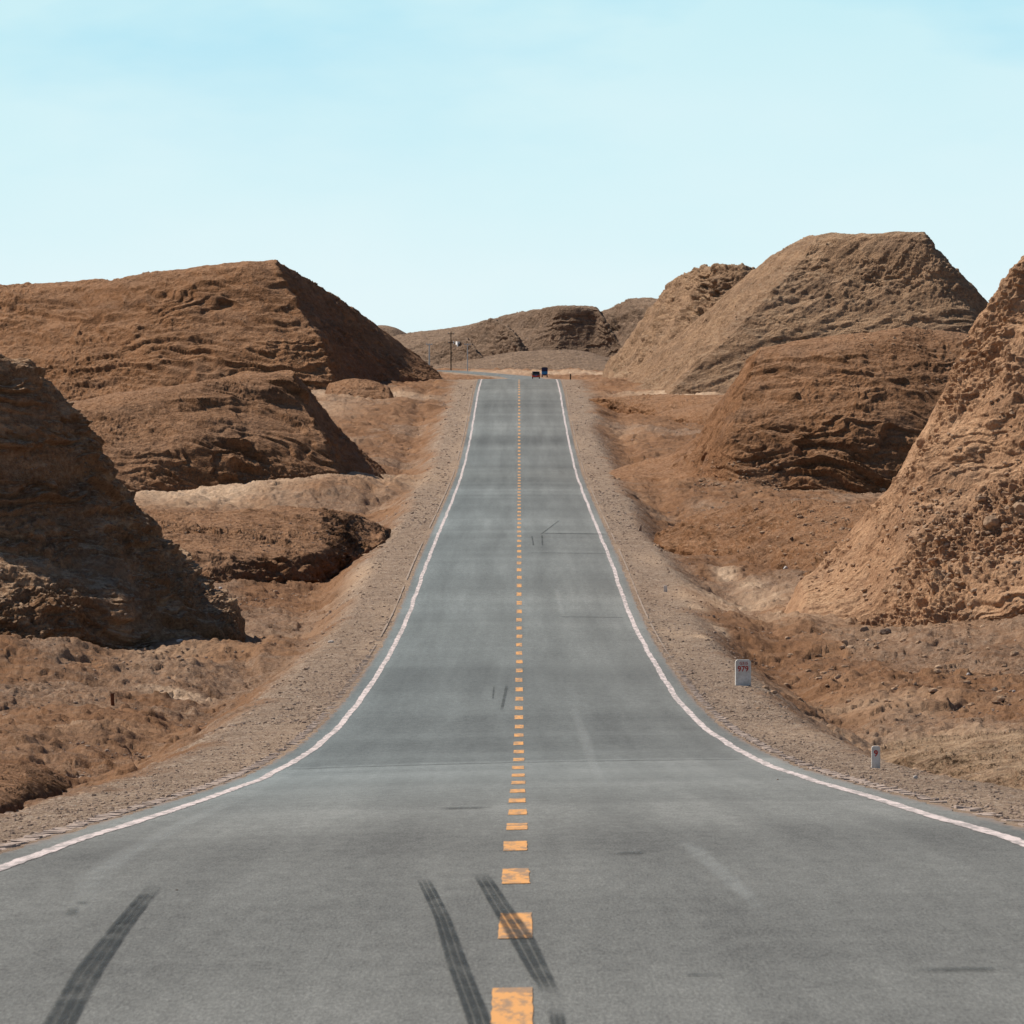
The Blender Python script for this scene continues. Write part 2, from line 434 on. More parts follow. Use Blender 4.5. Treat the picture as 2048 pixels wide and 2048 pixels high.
def pale_mask(x, D):
    q = x-road_x(D)
    m = 0
    for (px, py, Dc, wx, wd, a) in PALE:
        if Dc < 900: Dc = hit(px, py, 80, 900)
        xc = (px-1024)/F*Dc
        wx_ = wx/F*Dc
        d = ((x-xc)/wx_)**2 + ((D-Dc)/wd)**2
        m = m + a*np.exp(-d*1.2)
    return m
PALE = [(1450,1226,335,75,10,1.3), (1390,1196,352,60,8,.9), (1530,1216,340,60,9,.7), (1400,1188,340,22,4,1.3), (1450,1192,340,26,4,1.3), (1500,1198,340,24,4,1.2), (1395,1216,340,20,3,1.2), (1440,1226,340,18,3,1.4), (1456,1244,340,14,3,1.4), (1440,1264,340,18,3,1.3), (1405,1274,340,20,3,1.2), (1562,1238,340,13,4,1.2), (1556,1262,340,14,3,1.2), (1350,1266,318,50,8,.5),
        (540,985,560,260,26,1.5), (380,1000,545,140,20,1.4), (700,975,575,120,10,.9), (720,800,845,130,14,1.3), (1360,795,850,110,10,1.4),
        (1900,1500,170,200,9,.8), (720,1150,375,40,16,.6), (1600,1470,190,120,12,.35), (360,1395,262,60,3,1.2), (640,830,780,90,14,.5),
        (1350,800,830,60,10,.5), (1250,870,720,40,10,.4), (1120,748,1000,60,20,.7), (1180,745,2350,200,60,.9), (1010,742,2420,140,60,.6), (1300,1120,390,40,14,.5), (1600,1262,310,110,7,.55), (1800,1275,310,120,7,.45), (300,1340,250,150,8,.5), (560,1300,300,90,10,.4), (160,1470,180,120,8,.4), (1750,1420,230,160,10,.5)]

def build_ground():
    cpx = np.concatenate([np.arange(-240, 2300, 3.0)])
    ext = 3.0*1.22**np.arange(1, 46); ext = np.cumsum(ext)
    cpx = np.concatenate([(-240-ext)[::-1], cpx, 2297+ext])
    D = [-150., -100, -60, -30, -10]
    d = 5.0
    while d < 40000:
        D.append(d)
        if d < 55: s = 1.5
        elif d < 120: s = .20
        elif d < 300: s = .24
        elif d < 600: s = .42
        elif d < 960: s = .8
        elif d < 2700: s = 8
        else: s = d*.06
        d += s
    D = np.array(D)
    DD, CP = np.meshgrid(D, cpx, indexing='ij')
    X = (CP-1024)/F*np.maximum(DD, 60.)
    q = X-road_x(DD); ax = np.abs(q)
    Z = g1(X, DD)
    off = sstep(3.9, 4.6, ax)
    nat = sstep(5.6, 7.6, ax)
    farf = np.where(DD > 1100, 3.0, 1.0)
    # shoulder grit, then hummocks and eroded lips off the embankment
    Z += off*.018*fbm2(X*7, DD*5, 3, 31)
    Z += off*sstep(300, 600, DD)*(DD < 1100)*.07*fbm2(X*1.7, DD*.6, 4, 37, .6)*sstep(4.4, 5.2, ax)
    n1 = fbm2(X*.55, DD*.22, 5, 41, .55)
    Z += nat*.27*n1*farf
    Z += sstep(4.9, 6.2, ax)*.09*fbm2(X*2.2, DD*1.1, 5, 43, .62)
    lip = fbm2(X*.35+8, DD*.16, 3, 47)
    st = sstep(-.02, .035, lip-.10)
    Z += nat*.12*st*(DD < 1000)
    lip2 = fbm2(X*.6+3, DD*.35+9, 3, 53)
    Z += nat*.10*sstep(-.015, .02, lip2)*(DD < 1000)
    Z += nat*.05*fbm2(X*3.7, DD*2.0, 3, 57, .7)*(DD < 700)
    cl = vn2(X*3.1, DD*2.6, 59); Z += nat*.055*np.clip(cl-.35, 0, 1)*2*(DD < 700)
    under = ax < 3.72
    Z = np.where(under, Z-.07*sstep(0, .1, 3.72-ax), Z)
    axw = ax + .9*fbm2(X*.5, DD*.12, 4, 77)
    grav = np.clip(1.15*(1-sstep(5.0, 7.0, axw)) + .25*fbm2(X*.3, DD*.08, 3, 61), 0, 1)
    grav = np.maximum(grav, .42*sstep(.0, .35, fbm2(X*.25, DD*.05, 3, 67))*(DD < 900))
    pale = np.clip(pale_mask(X, DD), 0, 1)
    pale = np.maximum(pale, .25*(1-sstep(4.0, 5.5, ax))*sstep(0, .4, fbm2(X*.8, DD*.05, 2, 71)))
    V = np.stack([X, DD, Z], -1)
    nr, nc = DD.shape
    Fq = grid_faces(nr, nc)
    keep = ~((ax.ravel()[Fq] < 3.2).all(1) & (DD.ravel()[Fq] < 2500).all(1))
    me = mesh_np('ground', V, Fq[keep], [M_GROUND], True, {'gravel': grav, 'pale': pale})
    link('ground', me, kind='structure')

def strip(name, D, x0, x1, dz, m, parent=None, attrs=None, cols=2, jit=None, smooth=True, **props):
    """a sheet that lies on the road between two lateral offsets (arrays along D)"""
    D = np.asarray(D, float)
    t = np.linspace(0, 1, cols)
    x0 = np.broadcast_to(x0, D.shape); x1 = np.broadcast_to(x1, D.shape)
    dx = np.gradient(road_x(D), D); nn = np.sqrt(1+dx*dx)
    off = x0[:, None]*(1-t) + x1[:, None]*t
    X = road_x(D)[:, None] + off/nn[:, None]
    Y = D[:, None] - off*(dx/nn)[:, None]
    Z = road_z(D)[:, None] + cross_z(X, D[:, None]) + dz
    V = np.stack([X, Y, Z], -1)
    me = mesh_np(name, V, grid_faces(len(D), cols), [m], smooth, {k: f(X, Y, off) for k, f in (attrs or {}).items()})
    return link(name, me, parent, **props)

D_ROAD = np.concatenate([np.arange(-150, 40, 5.), np.arange(40, 960, .8), np.arange(960, 2700, 6.)])
def tone(X, Y, off):
    t = np.zeros_like(X)
    t += -.075*(1-sstep(.0, .4, np.abs(Y-712)/60)) * 1.0
    t += -.045*np.exp(-((Y-636)/7)**2) - .03*np.exp(-((Y-500)/10)**2) - .03*np.exp(-((Y-800)/18)**2)
    t += -.045*sstep(148.5, 149.3, Y)*(1-sstep(230, 300, Y)) + .025*(1-sstep(149, 149.3, Y))*sstep(90, 140, Y)
    t += -.05*(1-sstep(45, 105, Y))
    t += -.028*np.exp(-((np.abs(off)-2.6)/.35)**2)*sstep(150, 260, Y) - .02*np.exp(-((np.abs(off)-.95)/.3)**2)
    t += .05*(1-sstep(0, .25, np.abs(np.abs(off)-3.62)))
    t += .04*vn2(Y*.045, X*0+2, 81) + .03*vn2(Y*.17, X*.1, 83)
    t += .02*sstep(0, .1, off)*sstep(300, 400, Y) - .015*sstep(0, .1, off)*sstep(300, 500, Y)*2
    return t
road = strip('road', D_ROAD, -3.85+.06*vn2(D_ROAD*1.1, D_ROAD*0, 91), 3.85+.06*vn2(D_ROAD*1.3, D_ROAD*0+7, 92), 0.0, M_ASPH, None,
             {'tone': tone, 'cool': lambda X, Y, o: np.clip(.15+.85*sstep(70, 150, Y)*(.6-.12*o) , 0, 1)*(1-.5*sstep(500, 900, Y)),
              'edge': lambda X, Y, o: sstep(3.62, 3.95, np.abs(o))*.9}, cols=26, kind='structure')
DLN = np.concatenate([np.arange(0, 60, 1.), np.arange(60, 200, .35), np.arange(200, 948, .9)])
for s in (-1, 1):
    w1 = .018*fbm2(DLN*1.3, DLN*0+s, 3, 95); w2 = .018*fbm2(DLN*1.3, DLN*0+s+9, 3, 96); wv = .035*fbm2(DLN*.11, DLN*0+s*4, 3, 97)
    if s > 0: wv = wv + .05*sstep(150.5, 149.5, DLN)*0
    strip('edge_line', DLN, s*3.5-.066+w1+wv, s*3.5+.066+w2+wv, .004, M_WHITE, road, smooth=False)
k = 0
d0 = 33.0
while d0 < 942:
    DS = np.linspace(d0-4, d0, 14)
    jx = .006*math.sin(d0*1.7)
    sh = -.045 if d0 > 150 and d0 < 700 else 0
    strip('centre_dash', DS, -.083+jx+.004*vn2(DS*2, DS*0, 3), .083+jx+.004*vn2(DS*2, DS*0, 4), .004, M_YELLOW, road)
    d0 += 10.0

def road_pt(px, py, lo=36):
    D = np.arange(lo, 950, .1)
    x = (px-1024)/F*D
    z = road_z(D)+cross_z(x, D); zr = CZ+(HY-py)/F*D
    i = np.where(zr <= z)[0]
    d = D[i[0]] if len(i) else 940
    return (px-1024)/F*d, d
def mark(name, pts, m, dz=.008, fade=(.1, .05), stripes=None, edge=.25):
    """pts: (left px, right px, row) of a stain on the asphalt"""
    P = []
    for a, b, y in pts:
        x0, d = road_pt((a+b)/2, y); P.append((a, b, y, d))
    d = np.array([p[3] for p in P]); o = np.argsort(d); d = d[o]
    xl = np.array([(P[i][0]-1024)/F*P[i][3] for i in o]); xr = np.array([(P[i][1]-1024)/F*P[i][3] for i in o])
    DS = np.linspace(d[0], d[-1], max(30, int((d[-1]-d[0])*14)))
    a = np.interp(DS, d, xl)-road_x(DS); b = np.interp(DS, d, xr)-road_x(DS)
    t = (DS-d[0])/(d[-1]-d[0]+1e-6)
    fl = sstep(0, fade[0]+1e-3, t)*sstep(0, fade[1]+1e-3, 1-t)
    cols = 37; u = np.linspace(0, 1, cols)
    prof_ = sstep(0, edge, u)*sstep(0, edge, 1-u)
    if stripes:
        for c, w in stripes: prof_ = prof_*(1-.75*np.exp(-((u-c)/w)**2))
    fd = fl[:, None]*prof_[None, :]
    def f(X, Y, off):
        n = fbm2(X*14, Y*1.2, 3, 123)
        return np.clip(fd*(.9+.5*n), 0, 1)
    return strip(name, DS, a, b, dz, m, road, {'fade': f}, cols=cols)
ST = [(.33, .04), (.66, .04)]
mark('skid_mark', [(30,110,2140), (88,158,2040), (140,205,1950), (215,262,1860), (300,334,1766)], M_RUB, fade=(.02, .22), stripes=ST, edge=.10)
mark('skid_mark', [(945,1000,2100), (925,978,2030), (888,935,1924), (866,903,1839), (826,856,1752)], M_RUB, fade=(.02, .18), stripes=ST, edge=.14)
mark('skid_mark', [(1092,1130,2012), (1052,1102,1945), (1014,1072,1880), (975,1020,1810), (940,976,1746)], M_RUB, .008, (.2, .18), ST, .14)
mark('skid_mark', [(1100,1135,2100), (1092,1130,2012)], M_RUB, .008, (.6, .5), ST, .2)
mark('skid_mark', [(118,160,1836), (135,165,1815)], M_TAR, fade=(.4, .4), edge=.4)
mark('skid_mark', [(140,175,1812), (150,185,1803)], M_TAR, fade=(.4, .4), edge=.4)
mark('skid_mark', [(998,1006,1424), (1010,1018,1368)], M_TAR, fade=(.2, .2))
mark('skid_mark', [(983,988,1400), (986,990,1372)], M_TAR, fade=(.2, .2))
mark('skid_mark', [(1065,1069,1092), (1062,1066,1072)], M_TAR, fade=(.1, .1))
mark('skid_mark', [(1083,1087,1092), (1082,1086,1070)], M_TAR, fade=(.1, .1))
mark('skid_mark', [(1078,1083,1070), (1118,1122,1040)], M_TAR, fade=(.1, .1))
mark('skid_mark', [(1800,2048,1948), (1800,2048,1936)], M_TAR, fade=(.4, .4), edge=.4)
mark('skid_mark', [(1340,1475,1956), (1340,1475,1949)], M_TAR, fade=(.4, .4), edge=.4)
mark('skid_mark', [(870,985,1620), (870,985,1614)], M_TAR, fade=(.4, .4), edge=.3)
mark('skid_mark', [(1210,1290,1712), (1240,1300,1704)], M_TAR, fade=(.4, .4), edge=.3)
mark('pale_scuff', [(1545,1560,1860), (1450,1510,1780), (1380,1440,1720), (1320,1380,1670)], M_SCUFF, fade=(.3, .3), edge=.4)
mark('pale_scuff', [(1215,1240,1600), (1150,1185,1470), (1130,1150,1390)], M_SCUFF, fade=(.3, .3), edge=.4)
mark('pale_scuff', [(60,170,1900), (150,240,1750), (330,400,1650), (480,520,1590)], M_SCUFF, fade=(.3, .3), edge=.45)
mark('pale_scuff', [(1120,1135,1240), (1105,1118,1170)], M_SCUFF, fade=(.3, .3), edge=.4)
mark('road_joint', [(1085,1212,1068.5), (1085,1212,1066.6)], M_TAR, edge=.05)
mark('road_joint', [(1055,1218,1107), (1055,1218,1106)], M_TAR, edge=.05)
mark('road_joint', [(1120,1250,1235), (1120,1250,1234)], M_TAR, edge=.05)
mark('road_joint', [(560,1500,1526.5), (560,1500,1525)], M_TAR, edge=.02)

# rows of flat edging stones set in the gravel along the asphalt
def kerb(side):
    v = []; f = []
    d = 60.0
    rng = random.Random(side+5)
    while d < 330:
        ln = .24+rng.random()*.1
        dens = .5+.5*math.sin(d*.11+side)+.35*math.sin(d*.031+2*side)
        if rng.random() < (.35+.5*dens)*(1 if d < 220 else (330-d)/110):
            x = side*(4.02+rng.uniform(-.03, .03)); h = .085; w = h*(.7+.5*rng.random()); l = ln/2
            xr = float(road_x(d)); z = float(g0(xr+x, d))
            a = rng.uniform(-.12, .12); b = len(v)
            tilt = rng.uniform(-.01, .01)
            for zz, sc in ((-.05, 1), (.006+rng.random()*(.014 if d < 200 else .004), .95)):
                for (sx, sy) in ((-1,-1), (1,-1), (1,1), (-1,1)):
                    px_, py_ = sx*w*sc, sy*l*sc
                    v.append((xr+x+px_*math.cos(a)-py_*math.sin(a), d+px_*math.sin(a)+py_*math.cos(a), z+zz+(tilt*sx if zz > 0 else 0)))
            f += [(b+4,b+5,b+6,b+7), (b,b+1,b+5,b+4), (b+1,b+2,b+6,b+5), (b+2,b+3,b+7,b+6), (b+3,b,b+4,b+7)]
        d += ln+(.04+rng.random()*.05 if d < 220 else .0)
    me = bpy.data.meshes.new('kerb'); me.from_pydata(v, [], f); me.materials.append(M_KERB)
    link('kerb', me, kind='structure')
kerb(-1); kerb(1)
DK = np.arange(240, 935, .7)
for s in (-1, 1):
    wk = sstep(235, 330, DK)*.07*sstep(-.5, .05, fbm2(DK*.09, DK*0+s*3, 4, 301))*(.75+.35*vn2(DK*1.9, DK*0+s, 302))
    strip('kerb', DK, s*4.02-wk*.5, s*4.02+wk*.5, .018, M_KERBFAR, kind='structure')

# ------------------------------------------------------------------ hills
def catmull(P, t):
    """P (n, m, 3) control rows, t parameters in 0..n-1"""
    n = len(P); i = np.clip(np.floor(t).astype(int), 0, n-2); f = (t-i)[:, None, None]
    p1 = P[i]; p2 = P[i+1]; p0 = P[np.clip(i-1, 0, n-1)]; p3 = P[np.clip(i+2, 0, n-1)]
    m1 = (p2-p0)*.5; m2 = (p3-p1)*.5
    c = .55
    m1 = m1*c; m2 = m2*c
    return (2*f**3-3*f**2+1)*p1 + (f**3-2*f**2+f)*m1 + (-2*f**3+3*f**2)*p2 + (f**3-f**2)*m2

HILLS = []
BASE = []      # points along the hill feet, which the ground is graded to meet
def hill(name, rows, dD, base=None, clamp=(50, 1200), m=None, step=1.7, back=(25, .35, 45), amp=(.35, 3.0), ledge=(.3, 1.2, .0), clod=(.06, .5),
         groove=0, seed=1, sharp=(), cut=None, calm=.3, tipw=26):
    rows = [np.array(r, float) for r in rows]          # rows[0] = crest ... rows[-1] = foot
    n = len(rows[0])
    if base is None:
        bD = np.array([hit(px, py, *clamp) for px, py in rows[-1]])
    else:
        bD = np.interp(np.arange(n), np.linspace(0, n-1, len(base)), base)
    ctrl = []
    for r, dd in zip(rows, dD):
        dd = np.interp(np.arange(n), np.linspace(0, n-1, len(dd)), dd) if isinstance(dd, (list, tuple)) else dd
        ctrl.append(np.stack([PX(px, py, D) for (px, py), D in zip(r, bD+dd)]))
    crest, foot = ctrl[0], ctrl[-1]
    if foot[:, 1].min() < 1250:
        for a, b in zip(foot[:-1], foot[1:]):
            for t_ in (0, .25, .5, .75): BASE.append(a*(1-t_)+b*t_)
    H = np.clip(crest[:, 2]-foot[:, 2], .3, None)
    bk1 = crest.copy(); bk1[:, 1] += back[0]; bk1[:, 2] -= back[1]*H; bk1[:, 0] *= 1+back[0]/crest[:, 1]
    bk2 = crest.copy(); bk2[:, 1] += back[2]; bk2[:, 2] -= H*1.25+1.0; bk2[:, 0] *= 1+back[2]/crest[:, 1]
    sk = foot.copy(); dv = (foot-ctrl[-2]); dv /= np.linalg.norm(dv, axis=1)[:, None]+1e-6
    k = .30+.0015*foot[:, 1]
    sk += dv*k[:, None]*.6; sk[:, 2] -= k; sk[:, 1] -= k*.4
    C = np.stack([bk2, bk1] + ctrl + [sk])             # rows from behind to the front foot
    # parameter sampling by length in the picture
    D0 = bD.mean()
    top = rows[0]; L = np.concatenate([[0], np.cumsum(np.hypot(*(np.diff(top, axis=0).T)))])
    Lb = np.concatenate([[0], np.cumsum(np.hypot(*(np.diff(rows[-1], axis=0).T)))]); L = np.maximum.accumulate((L+Lb)/2+np.arange(n)*1.0)
    # an end that is not a tapering toe gets a shoulder that slopes down to the ground
    ends = [abs(rows[0][e][1]-rows[-1][e][1]) < (45 if D0 < 700 else 14) for e in (0, -1)]
    for e, sd in ((0, -1), (-1, 1)):
        if ends[e]: continue
        col = C[:, e].copy(); h_ = max(H[e], 1.0)
        col[:, 0] += sd*(h_*1.5+1.5); col[:, 2] = min(foot[e, 2], C[:, e, 2].min())-.8
        mid_ = C[:, e]*.45+col*.55; mid_[:, 2] += .12*h_
        if e == 0: C = np.concatenate([col[:, None], mid_[:, None], C], 1); L = np.concatenate([[0, 40], L+80])
        else: C = np.concatenate([C, mid_[:, None], col[:, None]], 1); L = np.concatenate([L, [L[-1]+40, L[-1]+80]])
    if not ends[0]: sharp = tuple(q_+2 for q_ in sharp)
    n = C.shape[1]
    vis_w = L[-1]
    nu = int(vis_w/step)
    tu = np.interp(np.linspace(0, L[-1], nu), L, np.arange(n))
    hs = [np.abs(rows[j+1][:, 1]-rows[j][:, 1]).max() for j in range(len(rows)-1)]
    tv = [np.linspace(0, 1, 10, endpoint=False), 1+np.linspace(0, 1, 26, endpoint=False)**.7]
    for j, h in enumerate(hs):
        dep_ = np.abs(ctrl[j+1][:, 1]-ctrl[j][:, 1]).max()
        tv.append(2+j+np.linspace(0, 1, max(14, int(h/step), min(170, int(dep_/(D0/F*step*5)))), endpoint=False))
    tv.append(2+len(hs)+np.linspace(0, 1, 14))
    tv = np.concatenate(tv)
    S = catmull(C, tv)                                 # (nv, n, 3)
    St = np.transpose(S, (1, 0, 2))
    G = catmull(St, tu) if not sharp else None
    if G is None:
        i = np.clip(np.floor(tu).astype(int), 0, n-2); f = (tu-i)[:, None, None]
        lin = St[i]*(1-f)+St[i+1]*f
        cm = catmull(St, tu)
        w = np.zeros(nu)
        for s_ in sharp: w = np.maximum(w, np.exp(-((tu-s_)/.35)**2))
        G = cm*(1-w[:, None, None]) + lin*w[:, None, None]
    G = np.transpose(G, (1, 0, 2)).copy()              # (nv, nu, 3)
    du = np.gradient(G, axis=1); dv_ = np.gradient(G, axis=0)
    N = np.cross(du, -dv_); N /= np.linalg.norm(N, axis=2)[..., None]+1e-9
    N[N[..., 2] < -.3] *= -1
    x, y, z = G[..., 0], G[..., 1], G[..., 2]
    A, wl = amp
    tip = np.ones(nu)
    pxu = np.linspace(0, L[-1], nu)
    for e, dist in ((0, pxu), (-1, L[-1]-pxu)):
        if ends[e]: tip = np.minimum(tip, sstep(0, tipw, dist))
    tip = tip[None, :]
    frontw = sstep(0, 1.8, tv)[:, None]                # calm on the back
    d = A*fbm3(x/wl, y/wl, z/wl, 6, seed, .52)
    d = d + .35*A*fbm3(x/wl*2.3, y/wl*2.3, z/wl*2.3, 3, seed+40, .5, True)
    la, ls, thr = ledge
    cutw = 1.0
    if cut == 'l': cutw = (.3+.7*sstep(sharp[0]-.3, sharp[0]+.5, tu))[None, :]
    if cut == 'r': cutw = (1-.6*sstep(sharp[0]-.2, sharp[0]+.5, tu))[None, :]
    d = d*(.4+.6*cutw)
    steep = sstep(.02, .24, 1-np.abs(N[..., 2]))
    if la:
        wv = 2.6*fbm3(x/(ls*5), y/(ls*5), z/(ls*3.0), 4, seed+50)
        for q, (s_, a_) in enumerate(((1., 1.), (.41, .45))):
            ph = z/(ls*s_) + wv/s_ + .07*x/ls + q*.37
            t = ph-np.floor(ph)
            saw = np.where(t < .16, sstep(0, .16, t), 1-(t-.16)/.84)
            mk = sstep(thr-.10, thr+.14, fbm3(x/(ls*2.6)+q*9, y/(ls*2.6), z/(ls*1.0), 3, seed+60+q))
            d = d + la*a_*(saw-.35)*mk*steep*cutw
    ca, cw = clod
    rgh = .25+1.1*sstep(-.12, .28, fbm3(x/(wl*1.8), y/(wl*1.8), z/(wl*1.2), 3, seed+90))
    if ca:
        d0_ = d; d = 0*d
        b = vn3(x/cw, y/cw, z/cw, seed+70); d = d + ca*np.clip(b-.1, 0, 1)*1.6
        b = vn3(x/cw*2.3+4, y/cw*2.3, z/cw*2.3, seed+71); d = d + ca*.6*np.clip(b, 0, 1)*1.5
        d = d + ca*.5*fbm3(x/cw*4, y/cw*4, z/cw*4, 2, seed+72)
    if ca: d = d0_+d*rgh
    if groove:
        # tool marks that run down the cut slope
        gr = vn3(x*.35, y*1.4, z*.35, seed+80) + .5*vn3(x*.7, y*3.3, z*.7, seed+81)
        d = d + groove*gr
    d = d*(.25+.75*frontw)*(1-calm*np.exp(-((tv-2)/.45)**2))[:, None]
    G = G + N*(d*tip)[..., None]
    G[..., 2] -= (1-tip)*(.3+.0012*D0)*(tipw/26)**.5
    me = mesh_np(name, G, grid_faces(*G.shape[:2])[:, ::-1], [m], True)
    HILLS.append((name, bD.round(0)))
    print('HILL', name, seed, bD.round(0).tolist(), G.shape)
    return link('hill', me, kind='structure')

# farthest first
hill('hill', [[(600,668),(700,655),(764,652),(790,656),(812,667),(860,690)], [(600,735),(700,735),(764,735),(790,735),(812,735),(860,736)]],
     [60, 0], base=[6000, 6000], m=M_FAR, amp=(2, 25), ledge=(0, 1, 0), clod=(0, 1), back=(200, .5, 300), seed=3)
hill('hill', [[(1090,715),(1150,660),(1201,627),(1236,611),(1262,600),(1299,596),(1345,606),(1450,660)],
              [(1090,722),(1150,690),(1201,665),(1236,650),(1262,642),(1299,640),(1345,645),(1450,690)],
              [(1090,735),(1150,728),(1201,725),(1236,725),(1262,725),(1299,725),(1345,725),(1450,730)]],
     [[20,30,40,45,45,45,45,45], 22, 0], base=[3300, 3250], m=M_FAR, amp=(1.2, 9), ledge=(1.6, 4, -.1), clod=(.3, 2), back=(60, .3, 140), seed=4)
hill('hill', [[(640,700),(720,685),(820,668),(919,653),(994,637),(1068,620),(1118,611),(1188,614),(1202,628),(1222,664),(1248,700)],
              [(640,712),(720,702),(820,690),(919,683),(994,672),(1064,655),(1112,642),(1190,640),(1206,650),(1228,678),(1250,703)],
              [(640,722),(720,718),(820,712),(919,706),(994,698),(1055,690),(1115,692),(1185,694),(1215,697),(1236,702),(1251,707)],
              [(640,738),(720,737),(820,735),(919,732),(994,724),(1050,714),(1115,712),(1185,713),(1218,713),(1240,714),(1252,716)]],
     [[80,80,70,60,60,30,9,8,9,9,9], [40,40,36,32,36,22,5,4.5,5,5,4], [14,14,14,14,14,7,2,2,2,2,2], 0], base=[2900, 2880, 2850], m=M_FAR,
     amp=(.8, 9), ledge=(.5, 3.5, .08), clod=(.25, 1.6), back=(60, .2, 180), seed=5, step=1.4)
hill('hill', [[(895,690),(925,666),(955,650),(985,641),(1005,648),(1022,662),(1036,678)], [(895,712),(925,700),(955,690),(985,684),(1005,682),(1020,684),(1037,686)],
              [(895,722),(925,720),(955,716),(985,712),(1005,706),(1020,702),(1038,696)]],
     [[24,24,24,20,14,8,4], [10,10,10,8,6,3,2], 0], base=[2780, 2740], m=M_FAR, amp=(1.0, 5), ledge=(.8, 2.5, -.05), clod=(.4, 1.5), back=(20, .4, 60), seed=6, step=1.4)
hill('hill', [[(820,716),(850,700),(880,686),(905,678),(932,677),(944,690),(956,706),(985,717)], [(820,726),(850,720),(880,712),(905,706),(932,704),(942,708),(955,715),(985,721)],
              [(820,736),(850,736),(880,736),(905,736),(932,735),(944,733),(960,730),(985,727)]],
     [[18,18,18,18,14,8,5,3], [8,8,8,8,6,4,3,2], 0], base=[2620, 2600], m=M_FAR, amp=(.8, 5), ledge=(.7, 2.2, -.1), clod=(.25, 1.2), back=(20, .4, 50), seed=7, step=1.4)
hill('hill', [[(850,734),(905,726),(969,714),(1043,704),(1130,699),(1178,704),(1212,714),(1300,734)], [(850,737),(905,733),(969,728),(1043,723),(1130,720),(1178,723),(1212,727),(1300,737)],
              [(850,741),(905,741),(969,741),(1043,740),(1130,740),(1178,741),(1212,741),(1300,742)]],
     [60, 26, 0], base=[2560, 2540], m=M_FAR, amp=(.5, 8), ledge=(.45, 1.6, -.05), clod=(.12, 1.2), back=(50, .3, 110), seed=8, step=1.4)

# right, behind the big one
hill('hill', [[(1196,747),(1243,700),(1289,635),(1340,573),(1392,538),(1438,537),(1492,535),(1560,565),(1700,640)],
              [(1203,750),(1245,722),(1287,672),(1335,620),(1385,580),(1440,590),(1490,600),(1560,625),(1700,680)],
              [(1210,752),(1246,738),(1280,705),(1315,670),(1355,655),(1430,660),(1490,665),(1560,680),(1700,710)],
              [(1218,756),(1240,757),(1258,759),(1275,761),(1296,763),(1400,765),(1500,768),(1580,770),(1700,775)]],
     [[60,42,30,24,15,11,11,11,11], [40,26,18,14,9,7,7,7,7], [20,12,8,6,4,3,3,3,3], 0], base=[1010, 1000, 975, 970], m=M_TANF, amp=(.7, 4.0), ledge=(.65, 1.6, -.12), clod=(.20, .7), groove=.10,
     seed=12, sharp=(4,), cut='l')
# right, the tall flat-topped one
hill('hill', [[(1262,757),(1340,688),(1430,611),(1545,514),(1594,486),(1643,468),(1750,468),(1846,466),(1868,495),(1903,533),(1977,612),(2080,720)],
              [(1272,765),(1337,712),(1412,650),(1505,572),(1545,545),(1590,535),(1750,560),(1860,560),(1895,580),(1935,610),(1990,665),(2090,745)],
              [(1283,772),(1332,742),(1390,697),(1440,655),(1465,640),(1492,640),(1700,665),(1850,670),(1900,680),(1950,700),(2010,730),(2100,770)],
              [(1293,779),(1306,781),(1318,783),(1328,784),(1336,785),(1345,786),(1560,790),(1720,795),(1800,797),(1880,800),(1990,805),(2100,810)]],
     [[70,48,34,26,19,13,12,12,12,12,12,13], [46,32,22,16,12,8.5,8,8,8,8,8,9], [22,16,11,8,5.5,4,4,4,4,4,4,4], 0], base=[880, 872, 862, 852, 850, 850], m=M_TANF,
     amp=(.36, 4.2), ledge=(.2, 1.3, .10), clod=(.10, .5), groove=.15, seed=13, sharp=(5, 7), cut='l')
# left, the long one
hill('hill', [[(-260,600),(-120,588),(0,571),(150,565),(300,551),(430,531),(545,523),(600,550),(666,591),(750,648),(815,700),(892,754)],
              [(-260,680),(-120,670),(0,655),(150,645),(300,635),(440,610),(583,598),(630,618),(685,655),(758,692),(822,722),(893,756)],
              [(-260,760),(-120,755),(0,745),(150,735),(300,725),(455,705),(640,680),(672,692),(712,712),(768,735),(826,746),(894,757)],
              [(-260,840),(-120,835),(0,825),(150,820),(300,815),(460,805),(668,775),(700,775),(735,773),(778,769),(830,763),(895,759)]],
     [[24,24,24,24,22,20,18,30,36,36,30,12], [15,15,15,15,14,13,11,20,24,24,20,8], [7,7,7,7,7,6,5,9,11,11,9,4], 0], base=[865, 860, 855, 862, 905, 950], m=M_RED,
     amp=(.55, 5.0), ledge=(.46, 2.2, -.02), clod=(.10, .5), seed=21, sharp=(6,), cut='r')
